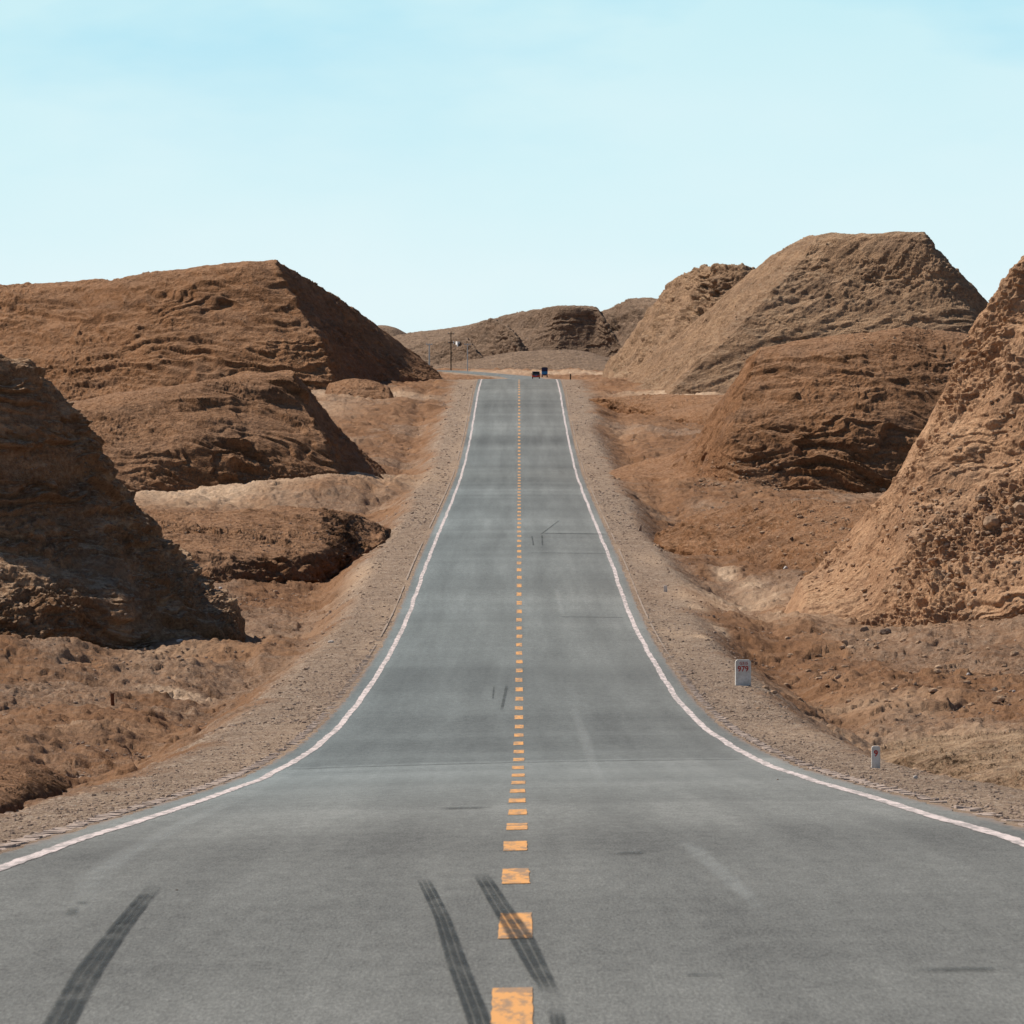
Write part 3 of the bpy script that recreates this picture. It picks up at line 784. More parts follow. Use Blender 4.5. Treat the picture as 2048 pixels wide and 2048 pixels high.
# right, middle distance
hill('hill', [[(1192,953),(1275,929),(1345,908),(1401,868),(1429,826),(1475,756),(1522,696),(1615,682),(1708,665),(1801,658),(1870,662),(1940,671),(2060,695),(2240,750)],
              [(1192,954),(1278,936),(1345,920),(1395,892),(1422,862),(1455,815),(1497,768),(1615,755),(1708,748),(1801,745),(1870,748),(1940,755),(2060,770),(2240,800)],
              [(1193,956),(1282,944),(1348,934),(1390,920),(1412,905),(1435,885),(1464,862),(1610,845),(1708,845),(1801,845),(1870,848),(1940,850),(2060,860),(2240,880)],
              [(1194,960),(1286,957),(1350,956),(1390,958),(1415,962),(1440,966),(1480,972),(1600,984),(1700,985),(1800,988),(1870,990),(1940,992),(2060,996),(2240,1000)]],
     [[24,24,26,24,21,18,15,16,16,16,16,16,16,16], [15,15,16,14,12,11,9,9,9,9,9,9,9,9], [7,7,7,6,5,4,4,4,4,4,4,4,4,4], 0], base=[612, 605, 592, 590, 592, 592], m=M_RED,
     amp=(.34, 3.6), ledge=(.50, 1.5, -.04), clod=(.055, .4), groove=.04, seed=31, sharp=(6,), cut='l')
# left, second
hill('hill', [[(-200,890),(-60,865),(60,832),(130,815),(233,790),(373,769),(466,755),(578,741),(620,785),(671,853),(727,909),(780,957)],
              [(-200,930),(-60,910),(60,885),(130,870),(233,850),(373,830),(475,812),(608,808),(642,838),(684,880),(732,920),(780,958)],
              [(-200,970),(-60,955),(60,940),(130,930),(233,915),(373,898),(490,882),(642,876),(666,895),(698,916),(737,934),(781,959)],
              [(-200,1010),(-60,1008),(60,1004),(130,1000),(233,993),(350,981),(500,966),(670,947),(688,951),(710,954),(745,957),(782,961)]],
     [[22,22,20,18,17,16,15,13,20,24,22,14], [13,13,12,11,10,10,9,8,13,15,14,9], [6,6,5,5,5,4,4,3,6,7,6,4], 0], base=[570, 570, 575, 585, 600, 625], m=M_RED,
     amp=(.30, 3.6), ledge=(.52, 1.7, -.02), clod=(.07, .45), seed=41, sharp=(7,), cut='r')
# banks and mounds between
hill('hill', [[(640,790),(664,768),(700,757),(742,760),(775,775),(798,790)], [(640,794),(664,785),(700,780),(742,781),(776,786),(800,793)], [(640,797),(664,796),(700,796),(742,796),(776,796),(802,796)]],
     [5, 2, 0], base=[835, 835], m=M_RED, amp=(.2, 1.6), ledge=(.25, .8, -.2), clod=(.07, .4), back=(6, .5, 12), seed=51)
hill('hill', [[(1160,803),(1215,796),(1290,793),(1360,792),(1440,793),(1560,793)], [(1160,806),(1225,806),(1300,812),(1380,822),(1440,828),(1560,832)], [(1160,810),(1235,817),(1310,832),(1395,850),(1450,858),(1560,865)]],
     [[3,7,14,16,16,16], [2,3,5,6,6,6], 0], base=[838, 815, 800, 795], m=M_RED, amp=(.2, 1.8), ledge=(.3, .7, -.2), clod=(.09, .4), back=(8, .1, 20), seed=52)
hill('hill', [[(130,1080),(240,1046),(330,1032),(420,1028),(520,1024),(640,1022),(720,1034),(765,1056),(785,1075)],
              [(130,1110),(240,1088),(330,1075),(420,1070),(520,1066),(640,1064),(712,1066),(752,1072),(784,1080)],
              [(130,1140),(240,1130),(330,1118),(420,1112),(520,1112),(640,1105),(700,1095),(745,1086),(783,1084)],
              [(130,1170),(240,1168),(330,1166),(420,1176),(520,1180),(630,1172),(690,1130),(742,1100),(782,1089)]],
     [[26,26,26,26,26,28,30,22,8], [13,13,13,13,13,14,16,12,4], [4,4,4,4,3,3,6,5,2], 0], base=[385, 392, 395, 400, 418, 428], m=M_RED, amp=(.30, 2.2), ledge=(.34, .8, -.12), clod=(.08, .35), back=(14, .3, 34), seed=53)
hill('hill', [[(1300,1078),(1355,1052),(1400,1030),(1480,1010),(1580,1004),(1700,1010),(1850,1020)], [(1302,1084),(1365,1066),(1420,1050),(1500,1040),(1590,1040),(1700,1050),(1850,1060)],
              [(1304,1090),(1375,1082),(1440,1080),(1520,1085),(1600,1095),(1700,1110),(1850,1120)], [(1306,1096),(1385,1098),(1455,1112),(1530,1128),(1600,1150),(1700,1170),(1850,1180)]],
     [[6,16,24,30,32,32,32], [4,9,14,18,19,19,19], [2,5,7,8,8,8,8], 0], base=[428, 415, 400, 385, 375], m=M_RED, amp=(.28, 1.7), ledge=(.22, .7, -.1), clod=(.10, .35), back=(14, .3, 34), seed=54)
# left, near
hill('hill', [[(-330,610),(-200,640),(-90,690),(0,711),(52,722),(107,770),(128,808),(157,846),(200,924),(261,1007),(303,1063),(373,1124),(447,1203),(500,1257)],
              [(-330,800),(-200,800),(-90,810),(0,815),(45,820),(98,835),(130,865),(163,905),(212,970),(265,1030),(306,1078),(375,1136),(449,1210),(500,1258)],
              [(-330,990),(-200,985),(-90,985),(0,985),(50,988),(100,990),(145,995),(192,1005),(232,1038),(275,1070),(312,1105),(379,1156),(451,1217),(500,1259)],
              [(-330,1085),(-200,1085),(-90,1082),(0,1084),(55,1086),(108,1088),(160,1088),(222,1082),(252,1100),(287,1125),(322,1148),(385,1185),(453,1228),(500,1260)],
              [(-330,1250),(-200,1250),(-90,1248),(0,1238),(52,1228),(105,1212),(165,1202),(240,1200),(268,1200),(300,1205),(334,1212),(392,1222),(455,1240),(500,1261)],
              [(-330,1300),(-200,1300),(-90,1297),(0,1292),(55,1285),(115,1290),(175,1292),(246,1296),(278,1300),(312,1300),(345,1290),(400,1272),(458,1262),(500,1262)]],
     [[8.5,8.5,8.5,8.3,8,7.6,7.4,7.3,7.6,8,8,7.5,6,3], [7.1,7.1,7.1,7,6.8,6.5,6.4,6.3,6.6,7,7,6.5,5,2.5], [6,6,6,5.9,5.8,5.6,5.4,5.3,5.5,5.9,5.8,5,4,2],
      [4.6,4.6,4.6,4.5,4.5,4.4,4.3,4.2,4.4,4.6,4.4,4,3,1.5], [.8,.8,.8,.8,.8,.7,.6,.5,1.0,1.5,1.8,1.8,1.5,.7], 0], base=[292, 292, 293, 295, 297, 300, 303], m=M_LEFT,
     amp=(.32, 1.8), ledge=(.28, .75, -.10), clod=(.12, .32), calm=.1, groove=.05, tipw=48, back=(8, .3, 18), seed=61, sharp=(7,))
# right, near and tallest in the frame
hill('hill', [[(1540,1182),(1590,1166),(1633,1141),(1675,1095),(1726,1034),(1777,978),(1812,921),(1843,868),(1876,803),(1917,719),(1949,658),(1982,612),(2010,561),(2048,516),(2120,450),(2300,400)],
              [(1542,1186),(1592,1174),(1636,1154),(1678,1118),(1722,1068),(1764,1020),(1795,975),(1825,930),(1858,868),(1900,795),(1940,740),(1980,690),(2015,640),(2060,600),(2130,555),(2300,520)],
              [(1544,1190),(1594,1182),(1640,1168),(1680,1144),(1718,1112),(1752,1080),(1778,1045),(1802,1010),(1835,958),(1885,900),(1935,870),(1985,850),(2030,830),(2080,815),(2150,800),(2300,780)],
              [(1546,1196),(1598,1192),(1643,1184),(1682,1170),(1715,1150),(1745,1130),(1768,1105),(1790,1078),(1825,1010),(1880,968),(1935,958),(1990,955),(2040,952),(2090,950),(2160,948),(2300,940)],
              [(1548,1203),(1600,1204),(1645,1202),(1685,1196),(1715,1188),(1742,1178),(1764,1165),(1788,1152),(1830,1130),(1880,1112),(1940,1105),(1995,1100),(2045,1098),(2095,1096),(2165,1094),(2300,1090)],
              [(1550,1212),(1602,1222),(1648,1228),(1690,1232),(1718,1234),(1745,1235),(1770,1236),(1800,1236),(1840,1232),(1890,1222),(1945,1205),(2000,1190),(2050,1180),(2100,1172),(2170,1165),(2300,1160)],
              [(1552,1222),(1605,1240),(1652,1250),(1693,1256),(1722,1258),(1750,1260),(1778,1262),(1810,1262),(1850,1260),(1900,1255),(1955,1245),(2010,1240),(2060,1238),(2110,1236),(2180,1235),(2300,1235)]],
     [[9,12,14,14.5,14.5,14.5,14.5,14.5,14.5,14.5,14.5,14.5,14.5,14.5,14.5,14.5], [6.5,9,10.5,11,11.2,11.4,11.6,11.9,12.6,13,13.3,13.3,13.3,13.3,13.3,13.3],
      [4.5,6.5,7.8,8.2,8.6,8.8,9.1,9.4,9.8,9.8,9.8,9.8,9.8,9.8,9.8,9.8], [3.2,4.7,5.6,6,6.4,6.6,6.9,7.2,7.8,8.0,8.0,8.0,8.0,8.0,8.0,8.0],
      [2.2,3.2,3.8,4.1,4.3,4.4,4.4,4.4,4.0,3.9,3.9,3.9,3.9,3.9,3.9,3.9], [1,1.4,1.5,1.5,1.5,1.5,1.4,1.3,1.0,.8,.7,.7,.7,.7,.7,.7], 0],
     base=[336, 334, 332, 330, 328, 326, 325], m=M_TAN, amp=(.30, 2.4), ledge=(.17, 1.2, -.0), clod=(.13, .34), groove=.12, back=(9, .3, 22), seed=71, sharp=(8,), cut='l', calm=.7, tipw=80)
# low mounds by the near road
hill('hill', [[(1735,1524),(1770,1507),(1810,1497),(1880,1489),(1960,1483),(2060,1478),(2200,1470)], [(1745,1530),(1785,1524),(1830,1522),(1890,1524),(1960,1530),(2060,1540),(2200,1550)],
              [(1755,1538),(1800,1548),(1850,1560),(1905,1572),(1970,1590),(2060,1612),(2200,1640)]],
     [[6,12,17,20,22,24,26], [3,5,6,7,7,7,7], 0], base=[148, 142, 135, 128, 122], m=M_TANF, amp=(.09, .9), ledge=(.07, .3, -.05), clod=(.035, .13), back=(6, .2, 14), seed=81)
hill('hill', [[(-200,1520),(-100,1525),(0,1538),(50,1543),(95,1553),(128,1568),(160,1585)], [(-200,1570),(-100,1570),(0,1570),(50,1570),(95,1573),(130,1578),(161,1587)],
              [(-200,1620),(-100,1618),(0,1612),(45,1608),(90,1600),(128,1593),(162,1589)]],
     [[14,14,13,12,10,7,2], [5,5,5,4.5,3.5,2.5,1], 0], base=[124, 126, 130, 138, 146], m=M_RED, amp=(.06, .8), ledge=(.03, .3, 0), clod=(.02, .10), back=(5, .2, 12), seed=82)

# ------------------------------------------------------------------ the ground, graded to the hill feet
BP = np.array(BASE)
gx = np.arange(-60, 60.1, .6); gd = np.arange(70, 1300, 2.5)
GXX, GDD = np.meshgrid(gx, gd, indexing='ij')
res = np.clip(BP[:, 2]-g0(BP[:, 0], BP[:, 1])-.05, -1.6, 1.6)
num = np.zeros_like(GXX); den = np.full_like(GXX, .25)
for (bx, by, bz), r in zip(BP, res):
    w = np.exp(-((GXX-bx)/(.8+.0035*by))**2-((GDD-by)/(3+.016*by))**2)
    num += w*r; den += w
CORR = num/den
def g1(x, D):
    fx = np.clip((x-gx[0])/.6, 0, len(gx)-1.001); fd = np.clip((D-gd[0])/2.5, 0, len(gd)-1.001)
    i = fx.astype(int); j = fd.astype(int); fx = fx-i; fd = fd-j
    c = (CORR[i, j]*(1-fx)+CORR[i+1, j]*fx)*(1-fd)+(CORR[i, j+1]*(1-fx)+CORR[i+1, j+1]*fx)*fd
    return g0(x, D) + c*sstep(5.8, 7.6, np.abs(x-road_x(D)))
build_ground()

# ------------------------------------------------------------------ loose stones
def pebbles(name, pts, sizes, m, label, cat, flat=.62):
    """small angular stones, each turned its own way and half sunk"""
    g = (1+5**.5)/2
    base = np.array([(-1,g,0),(1,g,0),(-1,-g,0),(1,-g,0),(0,-1,g),(0,1,g),(0,-1,-g),(0,1,-g),(g,0,-1),(g,0,1),(-g,0,-1),(-g,0,1)])/1.9
    fb = np.array([(0,11,5),(0,5,1),(0,1,7),(0,7,10),(0,10,11),(1,5,9),(5,11,4),(11,10,2),(10,7,6),(7,1,8),(3,9,4),(3,4,2),(3,2,6),(3,6,8),(3,8,9),(4,9,5),(2,4,11),(6,2,10),(8,6,7),(9,8,1)])
    n = len(pts)
    B = np.repeat(base[None], n, 0)*(1+.55*(RNG.random((n, 12, 1))-.5))
    B = B*(.65+.7*RNG.random((n, 1, 3)))
    q = RNG.normal(size=(n, 4)); q /= np.linalg.norm(q, axis=1)[:, None]
    w, a, b, c = q.T
    Rm = np.stack([1-2*(b*b+c*c), 2*(a*b-w*c), 2*(a*c+w*b), 2*(a*b+w*c), 1-2*(a*a+c*c), 2*(b*c-w*a), 2*(a*c-w*b), 2*(b*c+w*a), 1-2*(a*a+b*b)], 1).reshape(n, 3, 3)
    V = np.einsum('nij,nkj->nki', Rm, B)
    V[..., 2] *= flat
    V = pts[:, None, :] + V*sizes[:, None, None]
    Fq = (fb[None]+np.arange(n)[:, None, None]*12).reshape(-1, 3)
    me = mesh_np(name, V.reshape(-1, 3), Fq, [m], False)
    return link(name, me, kind='stuff', label=label, category=cat)
def scatter(n, D0, D1, a0, a1, smin, smax, side, pw=1.0):
    D = D0+(D1-D0)*RNG.random(n)**pw
    q = a0+(a1-a0)*RNG.random(n)**1.3
    x = road_x(D)+side*q
    z = g1(x, D)
    s = smin+(smax-smin)*RNG.random(n)**3
    return np.stack([x, D, z+s*.1], 1), s
def many(n, *a):
    L = [scatter(n, *a[:-1], sd, a[-1]) for sd in (-1, 1)]
    return np.concatenate([l[0] for l in L]), np.concatenate([l[1] for l in L])
M_PEB = stone_mat('gravel_stones', (.42, .31, .235), (.22, .15, .105), .9)
p1, s1 = many(17000, 65, 260, 4.0, 9.0, .006, .030, 1.4)
p2, s2 = many(9000, 200, 560, 4.1, 14, .015, .055, 1.3)
p3, s3 = many(7000, 110, 480, 6.0, 22, .012, .075, 1.2)
p4, s4 = many(3000, 450, 900, 4.2, 16, .03, .10, 1.0)
pebbles('gravel', np.concatenate([p1, p2, p3, p4]), np.concatenate([s1, s2, s3, s4]), M_PEB, 'loose grey brown gravel over the road shoulders and verges', 'gravel')

def rock_mesh(seed, m, sub=3):
    import bmesh
    bm = bmesh.new(); bmesh.ops.create_icosphere(bm, subdivisions=sub, radius=1)
    co = np.array([v.co[:] for v in bm.verts])
    r = np.random.default_rng(seed)
    for _ in range(9):       # cut flat facets
        nrm = r.normal(size=3); nrm /= np.linalg.norm(nrm); k = .55+.3*r.random()
        dd = co@nrm; ov = np.clip(dd-k, 0, None); co = co-ov[:, None]*nrm
    co += .05*np.stack([vn3(co[:, 0]*3+i, co[:, 1]*3, co[:, 2]*3, seed) for i in (0, 9, 18)], 1)
    for v, c in zip(bm.verts, co): v.co = c
    me = bpy.data.meshes.new('rock'); bm.to_mesh(me); bm.free(); me.materials.append(m)
    return me
ROCKS = [rock_mesh(i, M_ROCK) for i in range(4)]
GREYR = [rock_mesh(i+10, M_GREYROCK) for i in range(3)]
PALER = [rock_mesh(i+20, M_WHITEROCK) for i in range(2)]

dep = None
def cast(px, py):
    """where the line of sight first meets the land"""
    global dep
    if dep is None:
        bpy.context.view_layer.update(); dep = bpy.context.evaluated_depsgraph_get()
    o = Vector((0, 0, CZ)); d = Vector(((px-1024)/F, 1, (HY-py)/F)).normalized()
    ok, loc, nrm, *_ = SC.ray_cast(dep, o, d)
    return loc if ok else Vector(PX(px, py, 9999))
rock_spec = [
 (1985,1048,38,30,'t','tan boulder lying on the shelf of the near right hill, largest and roundest there'),
 (2040,1022,34,36,'t','angular tan boulder at the right edge of the frame on the near right hill'),
 (1905,985,22,14,'t','flat tan slab at the upper left of the rubble on the near right hill'),
 (1960,1000,24,14,'t','pale orange block above the round boulder on the near right hill'),
 (1935,1060,20,14,'t','small tan block left of the round boulder on the near right hill'),
 (2010,990,24,16,'t','wedge shaped tan block high on the rubble shelf of the near right hill'),
 (1765,982,14,10,'t','pale tan stone on the lower edge of the near right slope beside the middle hill'),
 (1771,1268,26,18,'g','grey brown stone at the foot of the near right hill, right of a pair'),
 (1729,1262,18,14,'g','grey brown stone at the foot of the near right hill, left of a pair'),
 (1988,1381,18,11,'g','dark grey oval stone lying alone on the flat ground at the right'),
 (1936,1350,9,7,'w','small white stone on the flat ground at the right above the dark oval stone'),
 (2028,1384,8,6,'w','small white stone on the flat ground near the right edge of the frame'),
 (1830,1369,9,7,'g','small grey stone on the flat ground left of the dark oval stone'),
 (1831,1557,11,9,'w','small white stone at the roadside right of the marker reading 9'),
 (1571,1138,10,9,'w','white stone in the reddish mound left of the near right hill'),
 (1435,1365,14,5,'g','small flat dark stone on the shoulder left of the 979 stone'),
 (662,1285,14,6,'w','white stone in the gully beside the left shoulder'),
 (440,1178,10,7,'w','white stone at the foot of the left brown mound'),
 (552,1187,13,12,'t','reddish brown stone on flat ground below the left brown mound'),
 (360,1283,16,7,'w','pale stone in the shadow at the foot of the near left hill'),
 (362,1322,18,12,'t','brown stone on the ground just in front of the near left hill shadow'),
 (1339,1281,9,7,'g','dark stone on the right shoulder above the 979 stone'),
 (2030,1310,20,16,'t','orange tan boulder at the right edge of the frame below the near right hill'),
 (1555,1560,5,4,'g','dark pebble on the asphalt just inside the right white line'),
 (354,1781,6,4,'g','dark pebble on the asphalt right of the left skid mark'),
]
for px, py, w, h, kd, lab in rock_spec:
    loc = cast(px, py); D = loc.y
    src = {'t': ROCKS, 'g': GREYR, 'w': PALER}[kd]
    o = link('rock', random.choice(src), label=lab, category='rock')
    o.scale = (w/2/F*D, (w+h)/4/F*D, h/2/F*D*1.15)
    o.location = (loc.x, loc.y, loc.z+h/F*D*.12); o.rotation_euler = (0, 0, random.random()*6.28*0+random.uniform(-.5, .5))

# rubble that spills down the near right hill and elsewhere: too many to count
def rubble(boxes, n, smin, smax, m, label):
    P = []; S = []
    rng = random.Random(3)
    for (x0, x1, y0, y1, wt) in boxes:
        for _ in range(int(n*wt)):
            px, py = rng.uniform(x0, x1), rng.uniform(y0, y1)
            l = cast(px, py)
            if l.y > 1200: continue
            s = smin+(smax-smin)*rng.random()**2.5
            P.append((l.x, l.y, l.z+s*.1)); S.append(s*(1 if l.y > 200 else .4))
    return pebbles('rubble', np.array(P), np.array(S), m, label, 'rubble')
rubble([(1800,2048,975,1110,1.0), (1740,2048,1110,1250,.5), (1600,1900,1000,1200,.4), (1380,1560,920,990,.5), (1400,1700,1000,1130,.3), (1850,2048,700,960,.4),
        (1650,1950,480,700,.5), (1300,1500,600,780,.4), (1500,2048,1250,1420,.5)], 420, .02, .13, M_ROCK, 'loose tan rubble strewn down the hill slopes on the right')
rubble([(0,240,850,1080,.7), (0,400,1080,1300,.6), (0,500,1290,1420,.5), (300,700,1040,1170,.6), (480,640,560,740,.8), (560,760,920,960,.3)], 300, .015, .07, M_GREYROCK,
       'small brown rubble scattered over the left hills and gullies')

sel = BP[(BP[:, 1] < 720)]
nT = 5200
ii = RNG.integers(0, len(sel), nT)
tD = sel[ii, 1]-np.abs(RNG.normal(size=nT))*sel[ii, 1]*.006+.5
tx = sel[ii, 0]+RNG.normal(size=nT)*sel[ii, 1]*.0022
tz = g1(tx, tD); ts = (.02+.13*RNG.random(nT)**4)*(.35+tD/700)
ok = np.abs(tx-road_x(tD)) > 5.6
pebbles('rubble', np.stack([tx, tD, tz+ts*.1], 1)[ok], ts[ok], M_ROCK, 'loose talus stones spilled along the feet of the hills', 'rubble')

# ------------------------------------------------------------------ roadside markers
def text_mesh(body, size, m, bold=.0):
    cu = bpy.data.curves.new('lettering', 'FONT'); cu.body = body; cu.size = size; cu.extrude = .0015; cu.offset = bold
    cu.align_x = 'CENTER'; cu.align_y = 'CENTER'; cu.resolution_u = 4
    to = bpy.data.objects.new('tmp', cu); COL.objects.link(to)
    bpy.context.view_layer.update()
    me = bpy.data.meshes.new_from_object(to.evaluated_get(bpy.context.evaluated_depsgraph_get()))
    bpy.data.objects.remove(to); me.materials.clear(); me.materials.append(m)
    return me
def letters(body, size, parent, x, y, z, bold, sx=1, name='lettering'):
    o = link(name, text_mesh(body, size, M_REDNUM, bold), parent)
    o.rotation_euler = (math.radians(90), 0, 0); o.location = (x, y, z); o.scale = (sx, 1, 1)
    return o
def slab(w, h, t, cut, m):
    b = MB()
    b.prism([(-w/2, -.15), (w/2, -.15), (w/2, h-cut), (w/2-cut, h), (-w/2+cut, h), (-w/2, h-cut)], -t/2, t/2)
    return b.mesh('slab', m, .006)
def at_side(px, py, lo=50):
    d = hit(px, py, lo); return Vector(((px-1024)/F*d, d, float(g0((px-1024)/F*d, d))))
l = at_side(1486, 1371, 150); sc = l.y/F
km = empty('kilometre_stone', l, .06, label='white concrete kilometre stone reading 979 on the right shoulder', category='kilometre stone')
w, h = 31*sc, 52*sc
link('slab', slab(w, h, .16, .045, M_CONC), km)
letters('979', 15.5*sc, km, -.005, -.083, h*.63, .004, .95)
letters('G315', 8*sc, km, .01, -.083, h*.85, .0015, .95)
def small_marker(px, py, wpx, hpx, num, lab, lo, cut=.02, rz=0):
    l = at_side(px, py, lo); sc = l.y/F
    o = empty('hundred_metre_stone', l, rz, label=lab, category='marker stone', group='small marker stones along the right shoulder')
    link('slab', slab(wpx*sc, hpx*sc, .11, cut, M_CONC), o)
    if num: letters(num, 17*sc, o, 0, -.058, hpx*sc*.66, .003, .95)
    return o
small_marker(1751.5, 1537, 17, 45, '9', 'small white concrete marker stone with a red 9, nearest on the right shoulder', 100)
small_marker(1331, 1184, 7, 13, None, 'tiny white marker stone beside the pale sandy track', 280)
l = at_side(1279, 1063, 380); sc = l.y/F
b = MB(); b.prism([(-4.5*sc, -.1), (4*sc, -.1), (4*sc, 13*sc), (2*sc, 13*sc)], -.06, .06)
o = empty('hundred_metre_stone', l, .1, label='grey wedge shaped marker stone, farthest on the right shoulder', category='marker stone', group='small marker stones along the right shoulder')
link('slab', b.mesh('slab', M_GREYROCK, .005), o)
# rusty stake on the left
l = cast(226, 1411); sc = l.y/F
b = MB(); b.tube((0, 0, -.2), (-.02, 0, 24*sc), .05, .05, 12); b.tube((-.02, 0, 24*sc), (-.02, 0, 24.8*sc), .052, .045, 12)
o = empty('post', l, 0, label='short rusty brown post standing alone on the left flat ground', category='post')
link('stub', b.mesh('stub', M_RUST), o)
# thin dark post by the crest
l = Vector(PX(1141, 757, 985)); sc = l.y/F
b = MB(); b.tube((0, 0, -.5), (0, 0, 9*sc), .07, .06, 8)
o = empty('post', l, 0, label='short dark post beyond the crest right of the blue truck', category='post')
link('stub', b.mesh('stub', M_WOOD), o)

# ------------------------------------------------------------------ poles at the far bend
def pole(px, ytop, ybot, D, m, r, lab, arms):
    p = PX(px, ybot, D); h = (ybot-ytop)/F*D
    o = empty('utility_pole', p, 0, label=lab, category='utility pole', group='utility poles at the far bend')
    b = MB(); b.tube((0, 0, -3), (0, 0, h), r*1.25, r*.8, 12); link('pole', b.mesh('pole', m), o)
    for z, w in arms:
        b = MB(); b.box(-w/2, w/2, -.08, .08, h*z-.09, h*z+.09); c = link('crossarm', b.mesh('crossarm', m), o)
        for s in (-1, 0, 1):
            b = MB(); b.tube((s*w*.42, 0, h*z+.09), (s*w*.42, 0, h*z+.38), .07, .05, 8); link('insulator', b.mesh('insulator', M_GREYPOLE), c)
    return o, h
pole(858.5, 687, 741, 2440, M_GREYPOLE, .17, 'grey concrete utility pole leftmost at the far bend', [(.96, 1.5)])
pole(902, 663, 738, 2460, M_WOOD, .13, 'tall dark wooden utility pole between two grey poles', [(.94, 1.6), (.70, 1.3)])
pole(935, 687, 739, 2450, M_GREYPOLE, .13, 'grey concrete utility pole rightmost at the far bend', [(.96, 1.5)])
# small white hut and tank on the mound
def hut(px, py, w, h, D, lab, name, dome=False):
    p = cast(px, py); sc = p.y/F
    o = empty(name, p, .2, label=lab, category='hut' if not dome else 'tank')
    if not dome:
        b = MB(); b.box(-w/2*sc, w/2*sc, 0, 2.2, -2.5, h*sc*.86); link('wall', b.mesh('wall', M_WALL), o)
        b = MB(); b.prism([(-w*.56*sc, h*sc*.86), (w*.56*sc, h*sc*.86), (w*.5*sc, h*sc), (-w*.5*sc, h*sc)], -.15, 2.4); link('roof', b.mesh('roof', M_WALL), o)
        b = MB(); b.box(-.22, .22, -.03, .02, -.3, h*sc*.5); link('door', b.mesh('door', M_GREYPOLE), o)
    else:
        b = MB(); b.tube((0, .4, -2.5), (0, .4, h*sc), w/2*sc, w/2*sc, 20); link('shell', b.mesh('shell', M_WALL), o)
        b = MB(); b.tube((0, .4, h*sc), (0, .4, h*sc+.12), w/2*sc*.98, w/2*sc*.4, 20); link('lid', b.mesh('lid', M_WALL), o)
hut(917.0, 688.5, 5, 5.6, 2604, 'tiny white hut on the low mound behind the poles', 'hut')
hut(908.0, 688, 2.4, 5, 2603, 'tiny white upright tank left of the white hut', 'tank', True)

# ------------------------------------------------------------------ vehicles beyond the crest
M_CARRED = mat('red_car_paint', (.62, .05, .02), .35, .5); M_BLACK = mat('black_glass', (.01, .01, .012), .15, .5)
M_DARK = mat('black_car_paint', (.015, .014, .013), .4, .5); M_TYRE = mat('tyre_rubber', (.02, .02, .02), .9); M_RIM = mat('steel_rim', (.4, .4, .4), .4, .5, .8)
M_LAMP = mat('red_lamp_glass', (.55, .05, .02), .3, .5); M_BLUE = mat('blue_truck_paint', (.02, .16, .36), .5, .4); M_TARP = mat('dark_tarpaulin', (.035, .035, .07), .8)
M_PLATE = mat('number_plate', (.10, .18, .5), .5)
def wheel(parent, x, y, r, w):
    b = MB(); b.tube((x-w/2, y, r), (x+w/2, y, r), r, r, 20); t = link('wheel', b.mesh('wheel', M_TYRE, .02), parent)
    b = MB(); b.tube((x-w/2-.01, y, r), (x+w/2+.01, y, r), r*.58, r*.58, 16); link('rim', b.mesh('rim', M_RIM), t)
p = PX(1072, 758.3, 2150); 
car = empty('car', (p[0], p[1], float(g0(p[0], 2150))+.02), 0, label='black car with red lower body driving away just beyond the crest', category='car')
b = MB(); b.prismx([(-2.15,.66),(2.14,.62),(2.05,.78),(1.0,.95),(-1.95,.98),(-2.15,.85)], -.86, .86); link('body', b.mesh('body', M_DARK, .04), car)
b = MB(); b.prismx([(-2.1,.28),(2.1,.28),(2.15,.60),(-2.17,.645)], -.86, .86); link('lower_body', b.mesh('lower_body', M_CARRED, .04), car, label='red lower body and bumpers')
b = MB(); b.prismx([(-1.95,.99),(1.0,.96),(.35,1.46),(-1.2,1.52),(-1.6,1.46)], -.80, .80)
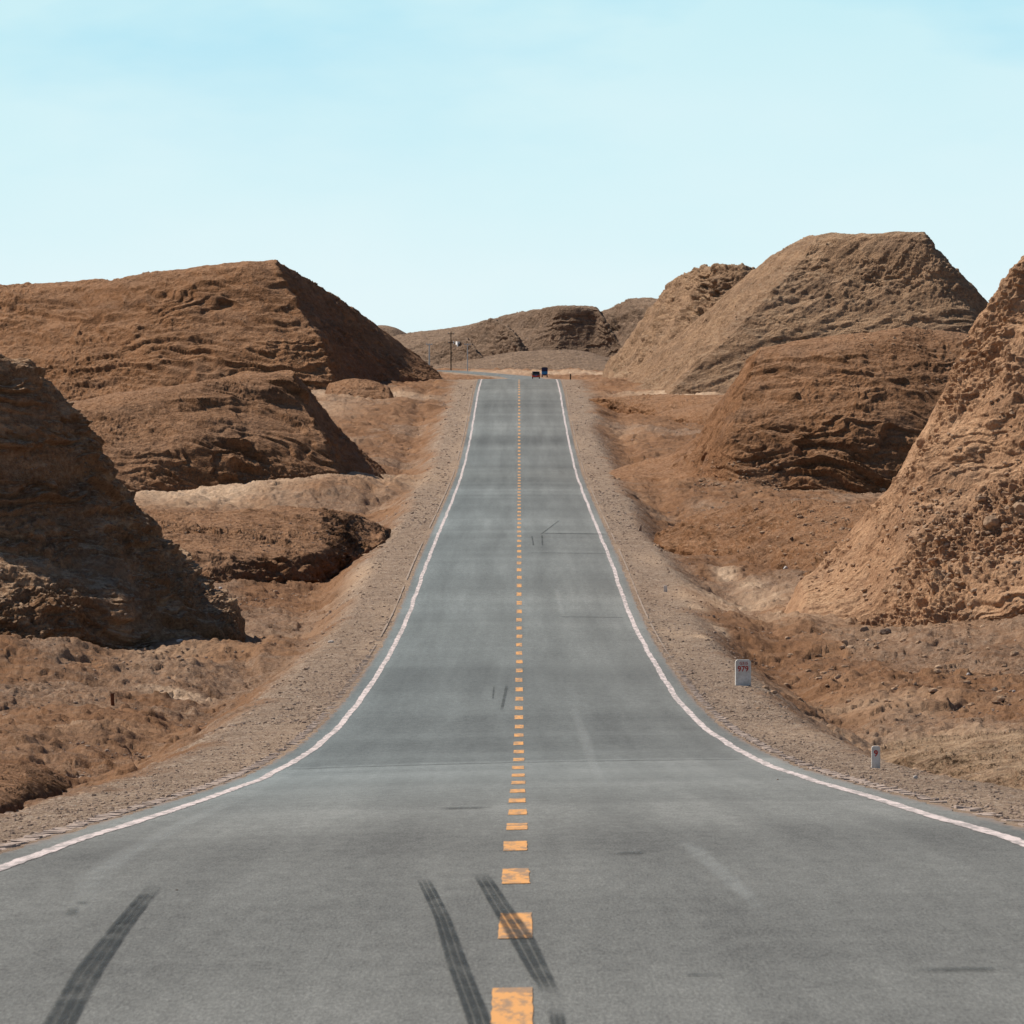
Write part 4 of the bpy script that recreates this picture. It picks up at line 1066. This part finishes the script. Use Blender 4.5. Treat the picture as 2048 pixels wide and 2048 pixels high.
c = b.mesh('cabin', M_DARK, .05); link('cabin', c, car)
b = MB(); b.add([(-.66,-1.93,1.06),(.66,-1.93,1.06),(.56,-1.66,1.42),(-.56,-1.66,1.42)], [(0,1,2,3)]); link('rear_window', b.mesh('rear_window', M_BLACK), car)
for s in (-1, 1):
    b = MB(); b.box(s*.84-.12*(s > 0)-.0, s*.84+.12*(s < 0), -2.19, -2.10, .68, .86); link('tail_light', b.mesh('tail_light', M_LAMP), car)
    wheel(car, s*.74, -1.3, .32, .2); wheel(car, s*.74, 1.3, .32, .2)
    b = MB(); b.box(s*.95-.09, s*.95+.09, .75, .87, .95, 1.07); link('wing_mirror', b.mesh('wing_mirror', M_DARK, .02), car)
b = MB(); b.box(-.25, .25, -2.18, -2.14, .56, .68); link('number_plate', b.mesh('number_plate', M_PLATE), car)
p = PX(1089.3, 756, 2215)
tr = empty('truck', (p[0], p[1], float(g0(p[0], 2215))+.02), 0, label='small tall blue truck just beyond the crest right of the dark car', category='truck')
b = MB(); b.box(-.64, .64, -1.7, 1.2, .62, 1.25); link('cargo_bed', b.mesh('cargo_bed', M_BLUE, .02), tr)
b = MB(); b.prism([(-.66,1.25),(.66,1.25),(.66,1.95),(.5,2.18),(-.5,2.18),(-.66,1.95)], -1.66, 1.15); link('canopy', b.mesh('canopy', M_TARP, .02), tr)
b = MB(); b.prismx([(1.3,.5),(2.8,.5),(2.85,1.1),(2.5,1.9),(1.3,1.95)], -.66, .66); link('cab', b.mesh('cab', M_BLUE, .04), tr)
b = MB(); b.box(-.35, .35, -1.75, 2.6, .42, .60); link('chassis', b.mesh('chassis', M_DARK), tr)
b = MB(); b.box(-.62, .62, -1.80, -1.72, .50, .62); link('rear_bumper', b.mesh('rear_bumper', M_DARK, .01), tr)
for s in (-1, 1):
    b = MB(); b.box(s*.5-.1, s*.5+.1, -1.84, -1.80, .52, .61); link('tail_light', b.mesh('tail_light', M_LAMP), tr)
    wheel(tr, s*.54, -1.1, .32, .2); wheel(tr, s*.54, 1.9, .32, .2)
